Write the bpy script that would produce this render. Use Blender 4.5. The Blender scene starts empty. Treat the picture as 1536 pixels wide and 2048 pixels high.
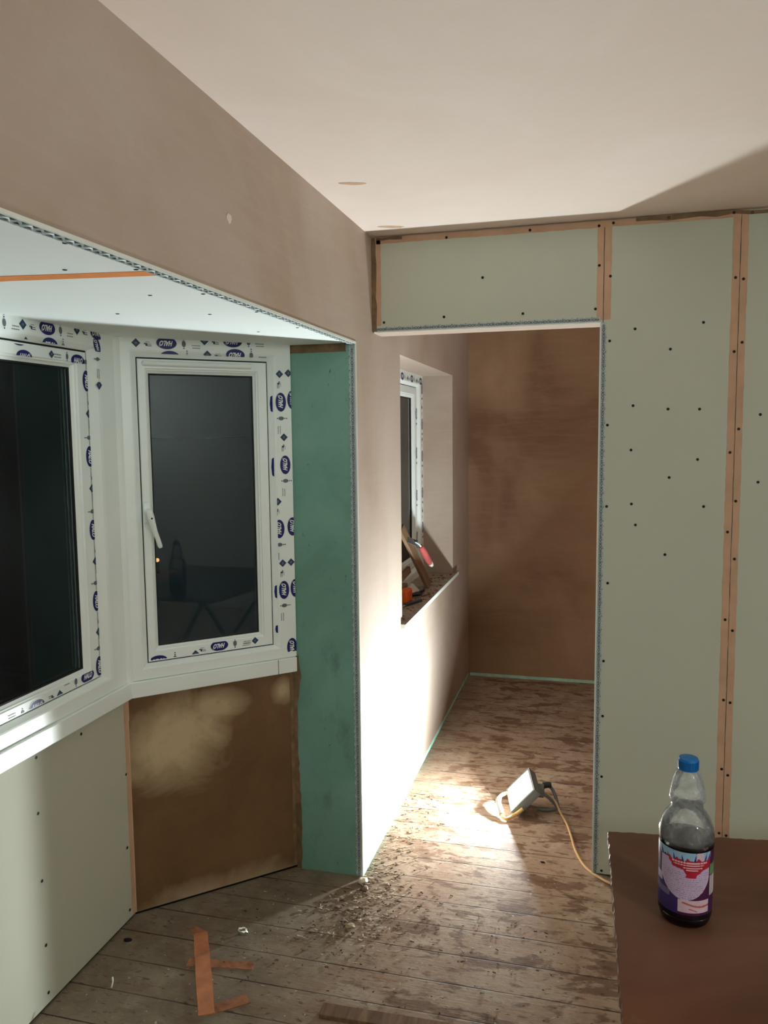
import bpy, bmesh, math, random
from mathutils import Vector, Matrix
random.seed(7)
PI = math.pi
SC = bpy.context.scene
COL = SC.collection

# ------------------------------------------------------------------ camera, world, exposure
CAM_POS = Vector((0.8277, 0.0, 1.6608))
YAW, PITCH, ROLL, FPX = -0.2605, -0.0970, -0.0107, 1590.6
fw = Vector((math.sin(YAW)*math.cos(PITCH), math.cos(YAW)*math.cos(PITCH), math.sin(PITCH)))
rt = Vector((math.cos(YAW), -math.sin(YAW), 0.0))
up = rt.cross(fw)
rt2 = rt*math.cos(ROLL) + up*math.sin(ROLL)
up2 = -rt*math.sin(ROLL) + up*math.cos(ROLL)
cd = bpy.data.cameras.new('camera')
cam = bpy.data.objects.new('camera', cd)
COL.objects.link(cam)
M = Matrix((rt2, up2, -fw)).transposed().to_4x4()
M.translation = CAM_POS
cam.matrix_world = M
cd.sensor_fit = 'VERTICAL'
cd.sensor_height = 24.0
cd.lens = FPX*24.0/2048.0
cd.clip_start = 0.02
SC.camera = cam

world = bpy.data.worlds.new('night')
SC.world = world
world.use_nodes = True
bg = world.node_tree.nodes['Background']
bg.inputs[0].default_value = (0.32, 0.62, 0.72, 1)
bg.inputs[1].default_value = 0.012

vs = SC.view_settings
vs.view_transform = 'Standard'
vs.look = 'None'
vs.gamma = 1.0
vs.use_curve_mapping = False
vs.exposure = 0.0
LAMP_STRENGTH = 3900.0      # the LED chips; the diffuser round them is far dimmer
LAMP_COLOR = (0.91, 1.0, 1.0)
FILL_STRENGTH = 200.0       # added fill bulb, unseen behind the camera; lifts the partition and bay
FILL_COLOR = (0.94, 1.0, 0.98)
SC.cycles.max_bounces = 14
SC.cycles.diffuse_bounces = 10
SC.cycles.transparent_max_bounces = 16
SC.cycles.caustics_reflective = False
SC.cycles.caustics_refractive = False

# ------------------------------------------------------------------ materials
def srgb(r, g, b):
    f = lambda c: (c/255/12.92) if c/255 <= 0.04045 else ((c/255+0.055)/1.055)**2.4
    return (f(r), f(g), f(b))

class NT:
    def __init__(s, name):
        s.m = bpy.data.materials.new(name); s.m.use_nodes = True
        s.t = s.m.node_tree; s.t.nodes.clear()
        s.out = s.n('ShaderNodeOutputMaterial')
    def n(s, typ, **kw):
        nd = s.t.nodes.new(typ)
        for k, v in kw.items(): setattr(nd, k, v)
        return nd
    def l(s, a, b): s.t.links.new(a, b)
    def noise(s, vec, scale, detail=4, rough=0.55, dist=0.0):
        nd = s.n('ShaderNodeTexNoise'); nd.inputs['Scale'].default_value = scale
        nd.inputs['Detail'].default_value = detail; nd.inputs['Roughness'].default_value = rough
        nd.inputs['Distortion'].default_value = dist
        if vec is not None: s.l(vec, nd.inputs['Vector'])
        return nd.outputs[0]
    def ramp(s, fac, stops):
        nd = s.n('ShaderNodeValToRGB'); cr = nd.color_ramp
        while len(cr.elements) < len(stops): cr.elements.new(0.5)
        for e, (p, c) in zip(cr.elements, stops):
            e.position = p; e.color = (c, c, c, 1) if not hasattr(c, '__len__') else tuple(c)[:3]+(1,)
        s.l(fac, nd.inputs[0]); return nd.outputs[0]
    def mix(s, fac, a, b):
        nd = s.n('ShaderNodeMix', data_type='RGBA')
        for sock, v in ((nd.inputs[0], fac), (nd.inputs[6], a), (nd.inputs[7], b)):
            if isinstance(v, bpy.types.NodeSocket): s.l(v, sock)
            elif hasattr(v, '__len__'): sock.default_value = tuple(v)[:3]+(1,)
            else: sock.default_value = v
        return nd.outputs[2]
    def math(s, op, a, b=None, clamp=False):
        nd = s.n('ShaderNodeMath', operation=op, use_clamp=clamp)
        for i, v in enumerate((a, b)):
            if v is None: continue
            if isinstance(v, bpy.types.NodeSocket): s.l(v, nd.inputs[i])
            else: nd.inputs[i].default_value = v
        return nd.outputs[0]
    def pos(s, scale=(1, 1, 1), loc=(0, 0, 0), obj=True):
        tc = s.n('ShaderNodeTexCoord'); mp = s.n('ShaderNodeMapping')
        mp.inputs['Scale'].default_value = scale; mp.inputs['Location'].default_value = loc
        s.l(tc.outputs['Object'], mp.inputs[0]); return mp.outputs[0]
    def bsdf(s, color, rough=0.7, spec=0.3, bump=None, bstr=0.2, bdist=0.002, metal=0.0):
        b = s.n('ShaderNodeBsdfPrincipled')
        for sock, v in (('Base Color', color), ('Roughness', rough), ('Metallic', metal), ('Specular IOR Level', spec)):
            if isinstance(v, bpy.types.NodeSocket): s.l(v, b.inputs[sock])
            elif hasattr(v, '__len__'): b.inputs[sock].default_value = tuple(v)[:3]+(1,)
            else: b.inputs[sock].default_value = v
        if bump is not None:
            bn = s.n('ShaderNodeBump'); bn.inputs['Strength'].default_value = bstr; bn.inputs['Distance'].default_value = bdist
            s.l(bump, bn.inputs['Height']); s.l(bn.outputs[0], b.inputs['Normal'])
        s.l(b.outputs[0], s.out.inputs[0]); return b

def simple(name, c, rough=0.6, spec=0.3, var=0.06, scale=6.0, metal=0.0, bump=0.0):
    t = NT(name); p = t.pos()
    n = t.noise(p, scale, 5)
    c0 = tuple(x*(1-var) for x in c); c1 = tuple(min(1, x*(1+var)) for x in c)
    col = t.ramp(n, [(0.3, c0), (0.7, c1)])
    t.bsdf(col, rough, spec, t.noise(p, scale*12, 3) if bump else None, bump, 0.001, metal)
    return t.m

def plaster(name, base, pale, dark, rough=0.62, scale=1.3, lo=0.35, hi=0.68):
    """trowelled skim coat: broad damp / dry mottling and fine trowel streaks"""
    t = NT(name); p = t.pos()
    big = t.noise(p, scale, 4, 0.5, 0.6)
    col = t.ramp(big, [(lo, dark), (0.5, base), (hi, pale)])
    st = t.noise(t.pos((1.2, 1.2, 9)), 3.0, 5, 0.6, 1.2)
    col = t.mix(t.ramp(st, [(0.45, 0.0), (0.75, 0.18)]), col, tuple(min(1, x*1.18) for x in pale))
    fine = t.noise(p, 60, 3)
    col = t.mix(t.ramp(fine, [(0.35, 0.10), (0.6, 0.0)]), col, dark)
    t.bsdf(col, rough, 0.25, st, 0.12, 0.003)
    return t

PLASTER = plaster('pink_plaster', srgb(182, 165, 151), srgb(191, 176, 164), srgb(172, 152, 135)).m
CEILP = plaster('ceiling_plaster', srgb(237, 222, 212), srgb(240, 228, 221), srgb(231, 213, 200), scale=0.8).m
DAMP = plaster('damp_plaster', srgb(152, 122, 94), srgb(172, 142, 116), srgb(126, 94, 70), 0.5).m
BOARD = simple('plasterboard', srgb(192, 193, 177), 0.8, 0.15, 0.03, 2.0)
BOARDG = simple('plasterboard_grey_green', srgb(194, 201, 187), 0.8, 0.15, 0.03, 1.6)
BOARDW = simple('plasterboard_white', srgb(243, 250, 248), 0.75, 0.2, 0.03, 2.0)
PEACH = simple('board_edge_paper', srgb(200, 166, 140), 0.8, 0.15, 0.08, 14)
ORANGE = simple('orange_joint_tape', srgb(238, 152, 92), 0.75, 0.2, 0.08, 20)
SMEAR = simple('damp_plaster_smear', srgb(124, 102, 76), 0.6, 0.25, 0.3, 22)
BLACK = simple('black_screw', (0.008, 0.008, 0.008), 0.5, 0.3, 0.1)
DARKGAP = simple('dark_gap', (0.01, 0.01, 0.009), 0.9, 0.05, 0.1)
UPVC = simple('white_upvc', srgb(242, 250, 248), 0.32, 0.45, 0.02, 5)
GASKET = simple('black_gasket', (0.012, 0.013, 0.014), 0.55, 0.3, 0.1)
BLUE = simple('film_blue_ink', srgb(14, 22, 104), 0.4, 0.4, 0.06)
TEAL = simple('film_teal_ink', srgb(34, 62, 98), 0.4, 0.4, 0.1)
GREYINK = simple('film_grey_ink', srgb(108, 116, 122), 0.5, 0.3, 0.1)
WHITEINK = simple('film_white', srgb(236, 240, 238), 0.4, 0.4, 0.02)
STEEL = simple('galvanised_steel', srgb(172, 186, 188), 0.5, 0.5, 0.14, 40, 0.1)
BEADDARK = simple('bead_perforation', srgb(62, 76, 84), 0.6, 0.3, 0.3, 60)
SILLW = simple('sill_white', srgb(226, 232, 226), 0.4, 0.4, 0.04)

def m_green():
    t = NT('green_moisture_board'); p = t.pos()
    c = t.ramp(t.noise(p, 2.4, 5, 0.6, 0.8), [(0.3, srgb(106, 147, 133)), (0.55, srgb(124, 170, 155)), (0.75, srgb(137, 179, 163))])
    d = t.ramp(t.noise(t.pos((1, 1, 0.5)), 9, 6, 0.7), [(0.6, 0.0), (0.78, 0.55)])
    c = t.mix(d, c, srgb(74, 98, 88))
    sp = t.ramp(t.noise(t.pos((1, 1, 0.35)), 55, 4, 0.7), [(0.66, 0.0), (0.74, 0.7)])
    c = t.mix(sp, c, srgb(50, 68, 62))
    t.bsdf(c, 0.75, 0.2, t.noise(p, 40, 4), 0.25, 0.002)
    return t.m
GREEN = m_green()

def m_damp_panel():
    """under-window skim: wet brown, drying paler towards the upper left and along the foot"""
    t = NT('drying_plaster'); p = t.pos()
    tc = t.n('ShaderNodeTexCoord'); sp = t.n('ShaderNodeSeparateXYZ'); t.l(tc.outputs['Object'], sp.inputs[0])
    def blob(cx, cz, rx, rz):
        a = t.math('DIVIDE', t.math('SUBTRACT', sp.outputs[0], cx), rx)
        b = t.math('DIVIDE', t.math('SUBTRACT', sp.outputs[2], cz), rz)
        return t.math('SQRT', t.math('ADD', t.math('MULTIPLY', a, a), t.math('MULTIPLY', b, b)))
    wob = t.math('MULTIPLY', t.math('SUBTRACT', t.noise(p, 5, 5, 0.6, 0.8), 0.5), 1.1)
    d1 = t.ramp(t.math('ADD', blob(0.16, 0.59, 0.23, 0.20), wob), [(0.35, 1.0), (1.0, 0.0)])
    d2 = t.ramp(t.math('ADD', blob(0.30, 0.70, 0.14, 0.07), wob), [(0.3, 0.8), (1.0, 0.0)])
    d3 = t.ramp(t.math('ADD', blob(0.57, 0.71, 0.06, 0.06), wob), [(0.2, 0.8), (1.0, 0.0)])
    d4 = t.ramp(t.math('ADD', blob(0.36, -0.03, 0.42, 0.12), wob), [(0.3, 0.75), (1.0, 0.0)])
    dry = t.math('MAXIMUM', t.math('MAXIMUM', d1, d2), t.math('MAXIMUM', d3, d4))
    wet = t.ramp(t.noise(p, 4, 5, 0.6, 0.5), [(0.3, srgb(104, 76, 48)), (0.7, srgb(124, 94, 64))])
    col = t.mix(dry, wet, srgb(196, 176, 142))
    rim = t.ramp(t.noise(p, 26, 5, 0.6), [(0.55, 0.0), (0.8, 0.3)])
    col = t.mix(rim, col, srgb(92, 66, 42))
    t.bsdf(col, 0.55, 0.3, t.noise(p, 14, 4), 0.15, 0.002)
    return t.m
DAMPPANEL = m_damp_panel()

def m_floor():
    """old pine boards along x: seams, grain, damp brown splashes, plaster dust"""
    t = NT('dirty_floorboards')
    tc = t.n('ShaderNodeTexCoord'); sp = t.n('ShaderNodeSeparateXYZ'); t.l(tc.outputs['Object'], sp.inputs[0])
    u = t.math('DIVIDE', t.math('SUBTRACT', sp.outputs[1], 2.234-0.1365*60), 0.1365)
    fr = t.math('FRACT', u); cell = t.math('FLOOR', u)
    wn = t.n('ShaderNodeTexWhiteNoise', noise_dimensions='1D'); t.l(cell, wn.inputs['W'])
    grain = t.noise(t.pos((2.2, 34, 1)), 2.4, 7, 0.65, 1.6)
    c = t.ramp(grain, [(0.25, srgb(140, 114, 94)), (0.5, srgb(164, 138, 118)), (0.75, srgb(178, 154, 135))])
    c = t.mix(t.math('MULTIPLY', wn.outputs[0], 0.28), c, srgb(150, 122, 102))
    # pale dried plaster dust
    dust = t.ramp(t.noise(t.pos(), 5.5, 9, 0.7, 0.6), [(0.42, 0.0), (0.64, 0.85)])
    c = t.mix(dust, c, srgb(184, 168, 150))
    # greyer dust inside the bay, its colour also darkened for the shade there
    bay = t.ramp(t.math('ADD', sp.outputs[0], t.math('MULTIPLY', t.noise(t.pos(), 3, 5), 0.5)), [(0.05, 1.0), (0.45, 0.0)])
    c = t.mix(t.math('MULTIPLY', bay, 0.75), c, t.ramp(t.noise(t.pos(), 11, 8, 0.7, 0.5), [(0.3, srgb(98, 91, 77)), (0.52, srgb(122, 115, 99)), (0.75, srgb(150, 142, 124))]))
    # brown splashes of several sizes
    s1 = t.ramp(t.noise(t.pos((0.75, 1.5, 1), (3.1, 1.2, 0)), 7.0, 5, 0.6, 0.3), [(0.54, 0.0), (0.585, 0.8)])
    s2 = t.ramp(t.noise(t.pos((0.8, 1.6, 1), (7.7, 4.1, 0)), 17.0, 4, 0.55, 0.3), [(0.56, 0.0), (0.64, 0.75)])
    s3 = t.ramp(t.noise(t.pos((0.6, 1.7, 1), (1.7, 9.1, 0)), 46.0, 4, 0.55, 0.5), [(0.60, 0.0), (0.68, 0.75)])
    notbay = t.ramp(sp.outputs[0], [(0.0, 0.3), (0.25, 1.0)])
    c = t.mix(t.math('MULTIPLY', s1, notbay), c, srgb(114, 86, 67))
    c = t.mix(t.math('MULTIPLY', s2, notbay), c, srgb(108, 81, 63))
    c = t.mix(s3, c, srgb(84, 60, 46))
    # pale plaster spots
    s4 = t.ramp(t.noise(t.pos((1, 1, 1), (5, 5, 0)), 60, 3, 0.5, 0.2), [(0.69, 0.0), (0.73, 0.8)])
    c = t.mix(s4, c, srgb(212, 200, 182))
    brk = t.ramp(t.noise(t.pos((1.5, 8, 1)), 2.5, 3), [(0.35, 0.35), (0.6, 1.0)])
    seam = t.ramp(t.math('ABSOLUTE', t.math('SUBTRACT', fr, 0.5)), [(0.478, 0.0), (0.49, 1.0)])
    sm = t.math('MULTIPLY', seam, brk)
    c = t.mix(t.math('MULTIPLY', sm, 0.95), c, srgb(44, 32, 25))
    h = t.math('SUBTRACT', t.math('ADD', t.math('MULTIPLY', t.noise(t.pos(), 30, 6, 0.7), 0.6), t.math('MULTIPLY', grain, 0.5)), sm)
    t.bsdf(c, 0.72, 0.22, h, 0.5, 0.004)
    return t.m
FLOOR = m_floor()

def m_glass(name, tint=(1, 1, 1), rough=0.015):
    t = NT(name)
    fr = t.n('ShaderNodeFresnel'); fr.inputs[0].default_value = 1.36
    tr = t.n('ShaderNodeBsdfTransparent'); tr.inputs[0].default_value = tuple(tint)+(1,)
    gl = t.n('ShaderNodeBsdfGlossy'); gl.inputs['Roughness'].default_value = rough
    mx = t.n('ShaderNodeMixShader'); t.l(fr.outputs[0], mx.inputs[0]); t.l(tr.outputs[0], mx.inputs[1]); t.l(gl.outputs[0], mx.inputs[2])
    # thin film of condensation
    df = t.n('ShaderNodeBsdfDiffuse'); df.inputs[0].default_value = (0.44, 0.55, 0.60, 1)
    hz = t.ramp(t.noise(t.pos((1, 1, 0.6)), 2.2, 4, 0.5), [(0.35, 0.008), (0.75, 0.034)])
    m2 = t.n('ShaderNodeMixShader'); t.l(hz, m2.inputs[0]); t.l(mx.outputs[0], m2.inputs[1]); t.l(df.outputs[0], m2.inputs[2])
    t.l(m2.outputs[0], t.out.inputs[0]); return t.m
GLASS = m_glass('window_glass', (0.85, 0.92, 0.92))

def m_bottle():
    t = NT('clear_bottle_plastic')
    lw = t.n('ShaderNodeFresnel'); lw.inputs[0].default_value = 1.45
    tr = t.n('ShaderNodeBsdfTransparent'); tr.inputs[0].default_value = (0.93, 0.95, 0.95, 1)
    gl = t.n('ShaderNodeBsdfGlossy'); gl.inputs['Roughness'].default_value = 0.08
    mx = t.n('ShaderNodeMixShader'); t.l(lw.outputs[0], mx.inputs[0]); t.l(tr.outputs[0], mx.inputs[1]); t.l(gl.outputs[0], mx.inputs[2])
    df = t.n('ShaderNodeBsdfTranslucent'); df.inputs[0].default_value = (0.9, 0.93, 0.95, 1)
    d2 = t.n('ShaderNodeBsdfDiffuse'); d2.inputs[0].default_value = (0.85, 0.88, 0.9, 1)
    ad = t.n('ShaderNodeMixShader'); ad.inputs[0].default_value = 0.5; t.l(df.outputs[0], ad.inputs[1]); t.l(d2.outputs[0], ad.inputs[2])
    hz = t.ramp(t.noise(t.pos(), 45, 4, 0.6, 0.5), [(0.35, 0.08), (0.7, 0.36)])
    tc2 = t.n('ShaderNodeTexCoord'); sx2 = t.n('ShaderNodeSeparateXYZ'); t.l(tc2.outputs['Object'], sx2.inputs[0])
    hz = t.math('MULTIPLY', hz, t.ramp(t.math('MULTIPLY', sx2.outputs[2], 3.0), [(0.465, 0.0), (0.495, 1.0)]))
    m2 = t.n('ShaderNodeMixShader'); t.l(hz, m2.inputs[0]); t.l(mx.outputs[0], m2.inputs[1]); t.l(ad.outputs[0], m2.inputs[2])
    t.l(m2.outputs[0], t.out.inputs[0]); return t.m
BOTTLE = m_bottle()

def m_emit(name, color, strength):
    t = NT(name); e = t.n('ShaderNodeEmission'); e.inputs[0].default_value = tuple(color)+(1,); e.inputs[1].default_value = strength
    t.l(e.outputs[0], t.out.inputs[0]); return t.m

def m_wood(name, c0, c1, axis=1, rough=0.7):
    t = NT(name); s = [14, 14, 14]; s[axis] = 1.2
    g = t.noise(t.pos(tuple(s)), 2.5, 6, 0.6, 1.2)
    t.bsdf(t.ramp(g, [(0.3, c0), (0.7, c1)]), rough, 0.2, g, 0.3, 0.001); return t.m
WOOD = m_wood('rough_timber', srgb(104, 80, 60), srgb(148, 120, 94), 1)
WOODX = m_wood('grey_offcut_timber', srgb(96, 74, 58), srgb(150, 122, 100), 0)
PALEWOOD = simple('pale_wood_shaving', srgb(206, 194, 174), 0.7, 0.2, 0.2, 30)

def m_spotboard():
    t = NT('plaster_stained_board'); p = t.pos()
    a = t.noise(p, 2.2, 5, 0.55, 0.8)
    c = t.ramp(a, [(0.3, srgb(80, 48, 31)), (0.5, srgb(96, 62, 45)), (0.7, srgb(120, 86, 68))])
    o = t.ramp(t.noise(t.pos((1, 1, 1), (2.3, 0.4, 0)), 2.6, 4, 0.5), [(0.5, 0.0), (0.72, 0.7)])
    c = t.mix(o, c, srgb(118, 72, 44))  # orange sheen of the board put into its colour
    w = t.ramp(t.noise(t.pos((1, 1, 1), (9.3, 3.3, 0)), 6, 7, 0.65), [(0.62, 0.0), (0.8, 0.4)])
    c = t.mix(w, c, srgb(158, 132, 112))
    t.bsdf(c, 0.5, 0.35, t.noise(p, 24, 5), 0.25, 0.002); return t.m
SPOT = m_spotboard()

# ------------------------------------------------------------------ mesh helpers
def tag(o, label=None, cat=None, group=None, kind=None):
    if label: o['label'] = label
    if cat: o['category'] = cat
    if group: o['group'] = group
    if kind: o['kind'] = kind
    return o

def link(name, me, parent=None):
    o = bpy.data.objects.new(name, me); COL.objects.link(o)
    if parent is not None: o.parent = parent
    return o

def empty(name, loc=(0, 0, 0), rotz=0.0):
    o = bpy.data.objects.new(name, None); COL.objects.link(o)
    o.location = loc; o.rotation_euler = (0, 0, rotz); o.empty_display_size = 0.05
    return o

class MB:
    def __init__(s): s.v = []; s.f = []; s.mi = []; s.sm = []
    def add(s, vs_, fs, m=0, smooth=False):
        b = len(s.v); s.v += [tuple(v) for v in vs_]
        for f in fs: s.f.append([b+i for i in f]); s.mi.append(m); s.sm.append(smooth)
    def box(s, lo, hi, m=0, mat=None):
        x0, y0, z0 = lo; x1, y1, z1 = hi
        vv = [(x0,y0,z0),(x1,y0,z0),(x1,y1,z0),(x0,y1,z0),(x0,y0,z1),(x1,y0,z1),(x1,y1,z1),(x0,y1,z1)]
        if mat is not None: vv = [mat @ Vector(v) for v in vv]
        s.add(vv, [(0,3,2,1),(4,5,6,7),(0,1,5,4),(1,2,6,5),(2,3,7,6),(3,0,4,7)], m)
    def prism(s, poly, z0, z1, m=0):
        n = len(poly)
        vv = [(x, y, z0) for x, y in poly]+[(x, y, z1) for x, y in poly]
        fs = [tuple(range(n-1, -1, -1)), tuple(range(n, 2*n))]+[(i, (i+1) % n, n+(i+1) % n, n+i) for i in range(n)]
        s.add(vv, fs, m)
    def tube(s, pts, r, n=10, m=0, cap=True):
        pts = [Vector(p) for p in pts]; N = len(pts)
        rs = r if hasattr(r, '__len__') else [r]*N
        t0 = (pts[1]-pts[0]).normalized()
        ref = Vector((0, 0, 1)) if abs(t0.z) < 0.9 else Vector((1, 0, 0))
        a = t0.cross(ref).normalized(); vv = []
        for i, p in enumerate(pts):
            t = (pts[min(i+1, N-1)]-pts[max(i-1, 0)]).normalized()
            a = (a-t*a.dot(t)).normalized(); b = t.cross(a)
            for k in range(n):
                th = 2*PI*k/n; vv.append(p+(a*math.cos(th)+b*math.sin(th))*rs[i])
        fs = []
        for i in range(N-1):
            for k in range(n):
                fs.append((i*n+k, i*n+(k+1) % n, (i+1)*n+(k+1) % n, (i+1)*n+k))
        if cap: fs += [tuple(range(n-1, -1, -1)), tuple((N-1)*n+k for k in range(n))]
        s.add(vv, fs, m, True)
    def lathe(s, prof, n=48, m=0, c=(0, 0)):
        vv = []; N = len(prof)
        for r, z in prof:
            for k in range(n):
                th = 2*PI*k/n; vv.append((c[0]+r*math.cos(th), c[1]+r*math.sin(th), z))
        fs = []
        for i in range(N-1):
            for k in range(n): fs.append((i*n+k, i*n+(k+1) % n, (i+1)*n+(k+1) % n, (i+1)*n+k))
        fs += [tuple(range(n-1, -1, -1)), tuple((N-1)*n+k for k in range(n))]
        s.add(vv, fs, m, True)
    def xf(s, mat): s.v = [tuple(mat @ Vector(v)) for v in s.v]; return s
    def build(s, name, mats, parent=None, bevel=0.0, seg=2):
        me = bpy.data.meshes.new(name); me.from_pydata(s.v, [], s.f)
        for m in (mats if isinstance(mats, (list, tuple)) else [mats]): me.materials.append(m)
        me.polygons.foreach_set('material_index', s.mi); me.polygons.foreach_set('use_smooth', s.sm)
        bm = bmesh.new(); bm.from_mesh(me); bmesh.ops.recalc_face_normals(bm, faces=bm.faces[:]); bm.to_mesh(me); bm.free()
        me.update(); o = link(name, me, parent)
        if any(s.sm): me.set_sharp_from_angle(angle=math.radians(40))
        if bevel:
            b = o.modifiers.new('bevel', 'BEVEL'); b.width = bevel; b.segments = seg; b.limit_method = 'ANGLE'; b.harden_normals = False
        return o

def catmull(pts, n=8):
    P = [Vector(p) for p in pts]; P = [P[0]*2-P[1]]+P+[P[-1]*2-P[-2]]; out = []
    for i in range(1, len(P)-2):
        for k in range(n):
            t = k/n; a, b, c, d = P[i-1], P[i], P[i+1], P[i+2]
            out.append(0.5*((2*b)+(c-a)*t+(2*a-5*b+4*c-d)*t*t+(3*b-a-3*c+d)*t**3))
    out.append(P[-2]); return out

def text_tris(body, size=1.0, shear=0.0, bold=0.0):
    """letter outlines as flat triangles (2D)"""
    cu = bpy.data.curves.new('lettering', 'FONT'); cu.body = body; cu.size = size; cu.shear = shear
    cu.align_x = 'CENTER'; cu.align_y = 'CENTER'; cu.offset = bold; cu.resolution_u = 3
    ob = bpy.data.objects.new('lettering', cu)
    me = ob.to_mesh(); me.calc_loop_triangles()
    out = [[(me.vertices[i].co.x, me.vertices[i].co.y) for i in tri.vertices] for tri in me.loop_triangles]
    ob.to_mesh_clear(); bpy.data.objects.remove(ob); bpy.data.curves.remove(cu)
    return out

def clip(poly, r):
    x0, y0, x1, y1 = r
    def half(p, inside, inter):
        out = []
        for i in range(len(p)):
            a, b = p[i-1], p[i]
            if inside(b):
                if not inside(a): out.append(inter(a, b))
                out.append(b)
            elif inside(a): out.append(inter(a, b))
        return out
    ix = lambda x: (lambda a, b: (x, a[1]+(b[1]-a[1])*(x-a[0])/(b[0]-a[0])))
    iy = lambda y: (lambda a, b: (a[0]+(b[0]-a[0])*(y-a[1])/(b[1]-a[1]), y))
    for ins, it in ((lambda q: q[0] >= x0, ix(x0)), (lambda q: q[0] <= x1, ix(x1)), (lambda q: q[1] >= y0, iy(y0)), (lambda q: q[1] <= y1, iy(y1))):
        if len(poly) < 3: return []
        poly = half(poly, ins, it)
    return poly if len(poly) >= 3 else []

# ------------------------------------------------------------------ the setting
ZC, D, YC, ZB, ZH, XJ, XT = 2.400, 2.9585, 2.739, 1.986, 2.0467, 0.8376, 1.2875
XR, YB, YE = 3.9, -2.7, 5.33            # right wall, back wall, end of the inner room
BA = Vector((-0.258, 2.742, 0)); BB = Vector((-0.7005, 2.312, 0))   # ends of the angled bay side
BL = (BA-BB).length
N0 = 0.60                               # near end of the bay front
def struct(o, label, cat): return tag(o, label, cat, kind='structure')

mb = MB(); mb.box((-0.80, YB-0.1, -0.12), (XR+0.1, YE+0.1, 0.0))
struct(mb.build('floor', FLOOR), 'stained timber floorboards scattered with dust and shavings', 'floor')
mb = MB(); mb.box((-0.27, YB-0.1, ZC), (XR+0.1, YE+0.1, ZC+0.12))
ceil = struct(mb.build('ceiling', CEILP), 'pale pink plastered ceiling', 'ceiling')

TW = 0.262
mb = MB()
mb.box((-TW, YB-0.1, 0), (0, 0.16, ZC))
mb.box((-TW, 0.16, ZB), (0, YC, ZC))
mb.box((-TW, YC, 0), (0, 3.40, ZC))
mb.box((-TW, 3.40, 0), (0, 4.71, 0.80))
mb.box((-TW, 3.40, 2.005), (0, 4.71, ZC))
mb.box((-TW, 4.71, 0), (0, YE+0.1, ZC))
wl = struct(mb.build('wall_left', PLASTER), 'pink plastered wall with the bay opening and the inner window', 'wall')
mb = MB(); mb.box((0.0, YE, 0), (XR+0.1, YE+0.1, ZC))
struct(mb.build('wall_end', DAMP), 'damp brown plastered wall at the end of the inner room', 'wall')
mb = MB(); mb.box((2.05, D+0.13, 0), (2.15, YE, ZC))
struct(mb.build('wall_inner', PLASTER), 'plastered wall closing the inner room', 'wall')
mb = MB(); mb.box((XR, YB-0.1, 0), (XR+0.1, D+0.13, ZC))
struct(mb.build('wall_right', BOARDW), 'boarded right wall of the main room', 'wall')
mb = MB(); mb.box((0, YB-0.1, 0), (XR, YB, ZC))
struct(mb.build('wall_back', BOARDW), 'boarded back wall of the main room', 'wall')

# partition with the doorway: studwork core, boards, joint paper, beads, screws
TB = 0.0125
mb = MB()
mb.box((0.0, D+TB, ZH), (XJ, D+0.13, ZC)); mb.box((XJ, D+TB, 0), (XR, D+0.13, ZC))
wp = struct(mb.build('wall_partition', PLASTER), 'boarded stud partition with the doorway to the inner room', 'wall')
def pboard(poly):
    m = MB(); n = len(poly)
    vv = [(x, D, z) for x, z in poly]+[(x, D+TB, z) for x, z in poly]
    m.add(vv, [tuple(range(n)), tuple(range(2*n-1, n-1, -1))]+[(i, i+n, (i+1) % n+n, (i+1) % n) for i in range(n)])
    return m.build('plasterboard', BOARDG, wp, 0.001, 1)
zt = ZC-0.006
pboard([(0.006, ZH), (0.8448, ZH), (0.8448, zt), (0.006, zt)])
pboard([(XJ, 0.006), (XT-0.0012, 0.006), (XT-0.0012, zt), (0.8472, zt), (0.8472, ZH), (XJ, ZH)])
pboard([(XT+0.0012, 0.006), (2.487, 0.006), (2.487, zt), (XT+0.0012, zt)])
pboard([(2.4895, 0.006), (3.68, 0.006), (3.68, zt), (2.4895, zt)])
def ragged(x0, z0, x1, z1, y, step=0.02, amp=0.0012, vertical=True):
    """thin paper strip with slightly uneven edges on the partition face"""
    m = MB()
    L = (z1-z0) if vertical else (x1-x0); n = max(2, int(L/step)); A = []; B = []
    for i in range(n+1):
        t = i/n; j0 = random.uniform(-amp, amp); j1 = random.uniform(-amp, amp)
        if vertical: A.append((x0+j0, z0+(z1-z0)*t)); B.append((x1+j1, z0+(z1-z0)*t))
        else: A.append((x0+(x1-x0)*t, z0+j0)); B.append((x0+(x1-x0)*t, z1+j1))
    vv = [(a[0], y, a[1]) for a in A]+[(b[0], y, b[1]) for b in B]
    vv += [(a[0], y+0.0012, a[1]) for a in A]+[(b[0], y+0.0012, b[1]) for b in B]
    N = n+1; fs = []
    for i in range(n):
        fs.append((i, i+1, N+i+1, N+i)); fs.append((i, 2*N+i, 2*N+i+1, i+1)); fs.append((N+i, N+i+1, 3*N+i+1, 3*N+i))
    m.add(vv, fs); return m
yp = D-0.0008
for (a, b) in ((0.823, 0.8446), (0.8474, 0.8715)):
    ragged(a, 2.055, b, zt, yp).build('edge_strip', PEACH, wp)
for (a, b) in ((1.2625, XT-0.0013), (XT+0.0013, 1.311)):
    ragged(a, 0.006, b, zt, yp).build('edge_strip', PEACH, wp)
for (a, b) in ((2.464, 2.487), (2.4895, 2.512)):
    ragged(a, 0.006, b, zt, yp).build('edge_strip', PEACH, wp)
ragged(0.02, 2.372, 1.262, zt, D-0.0004, vertical=False).build('edge_strip', PEACH, wp)
ragged(0.017, 2.07, 0.037, zt, D-0.0004).build('edge_strip', PEACH, wp)
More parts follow.
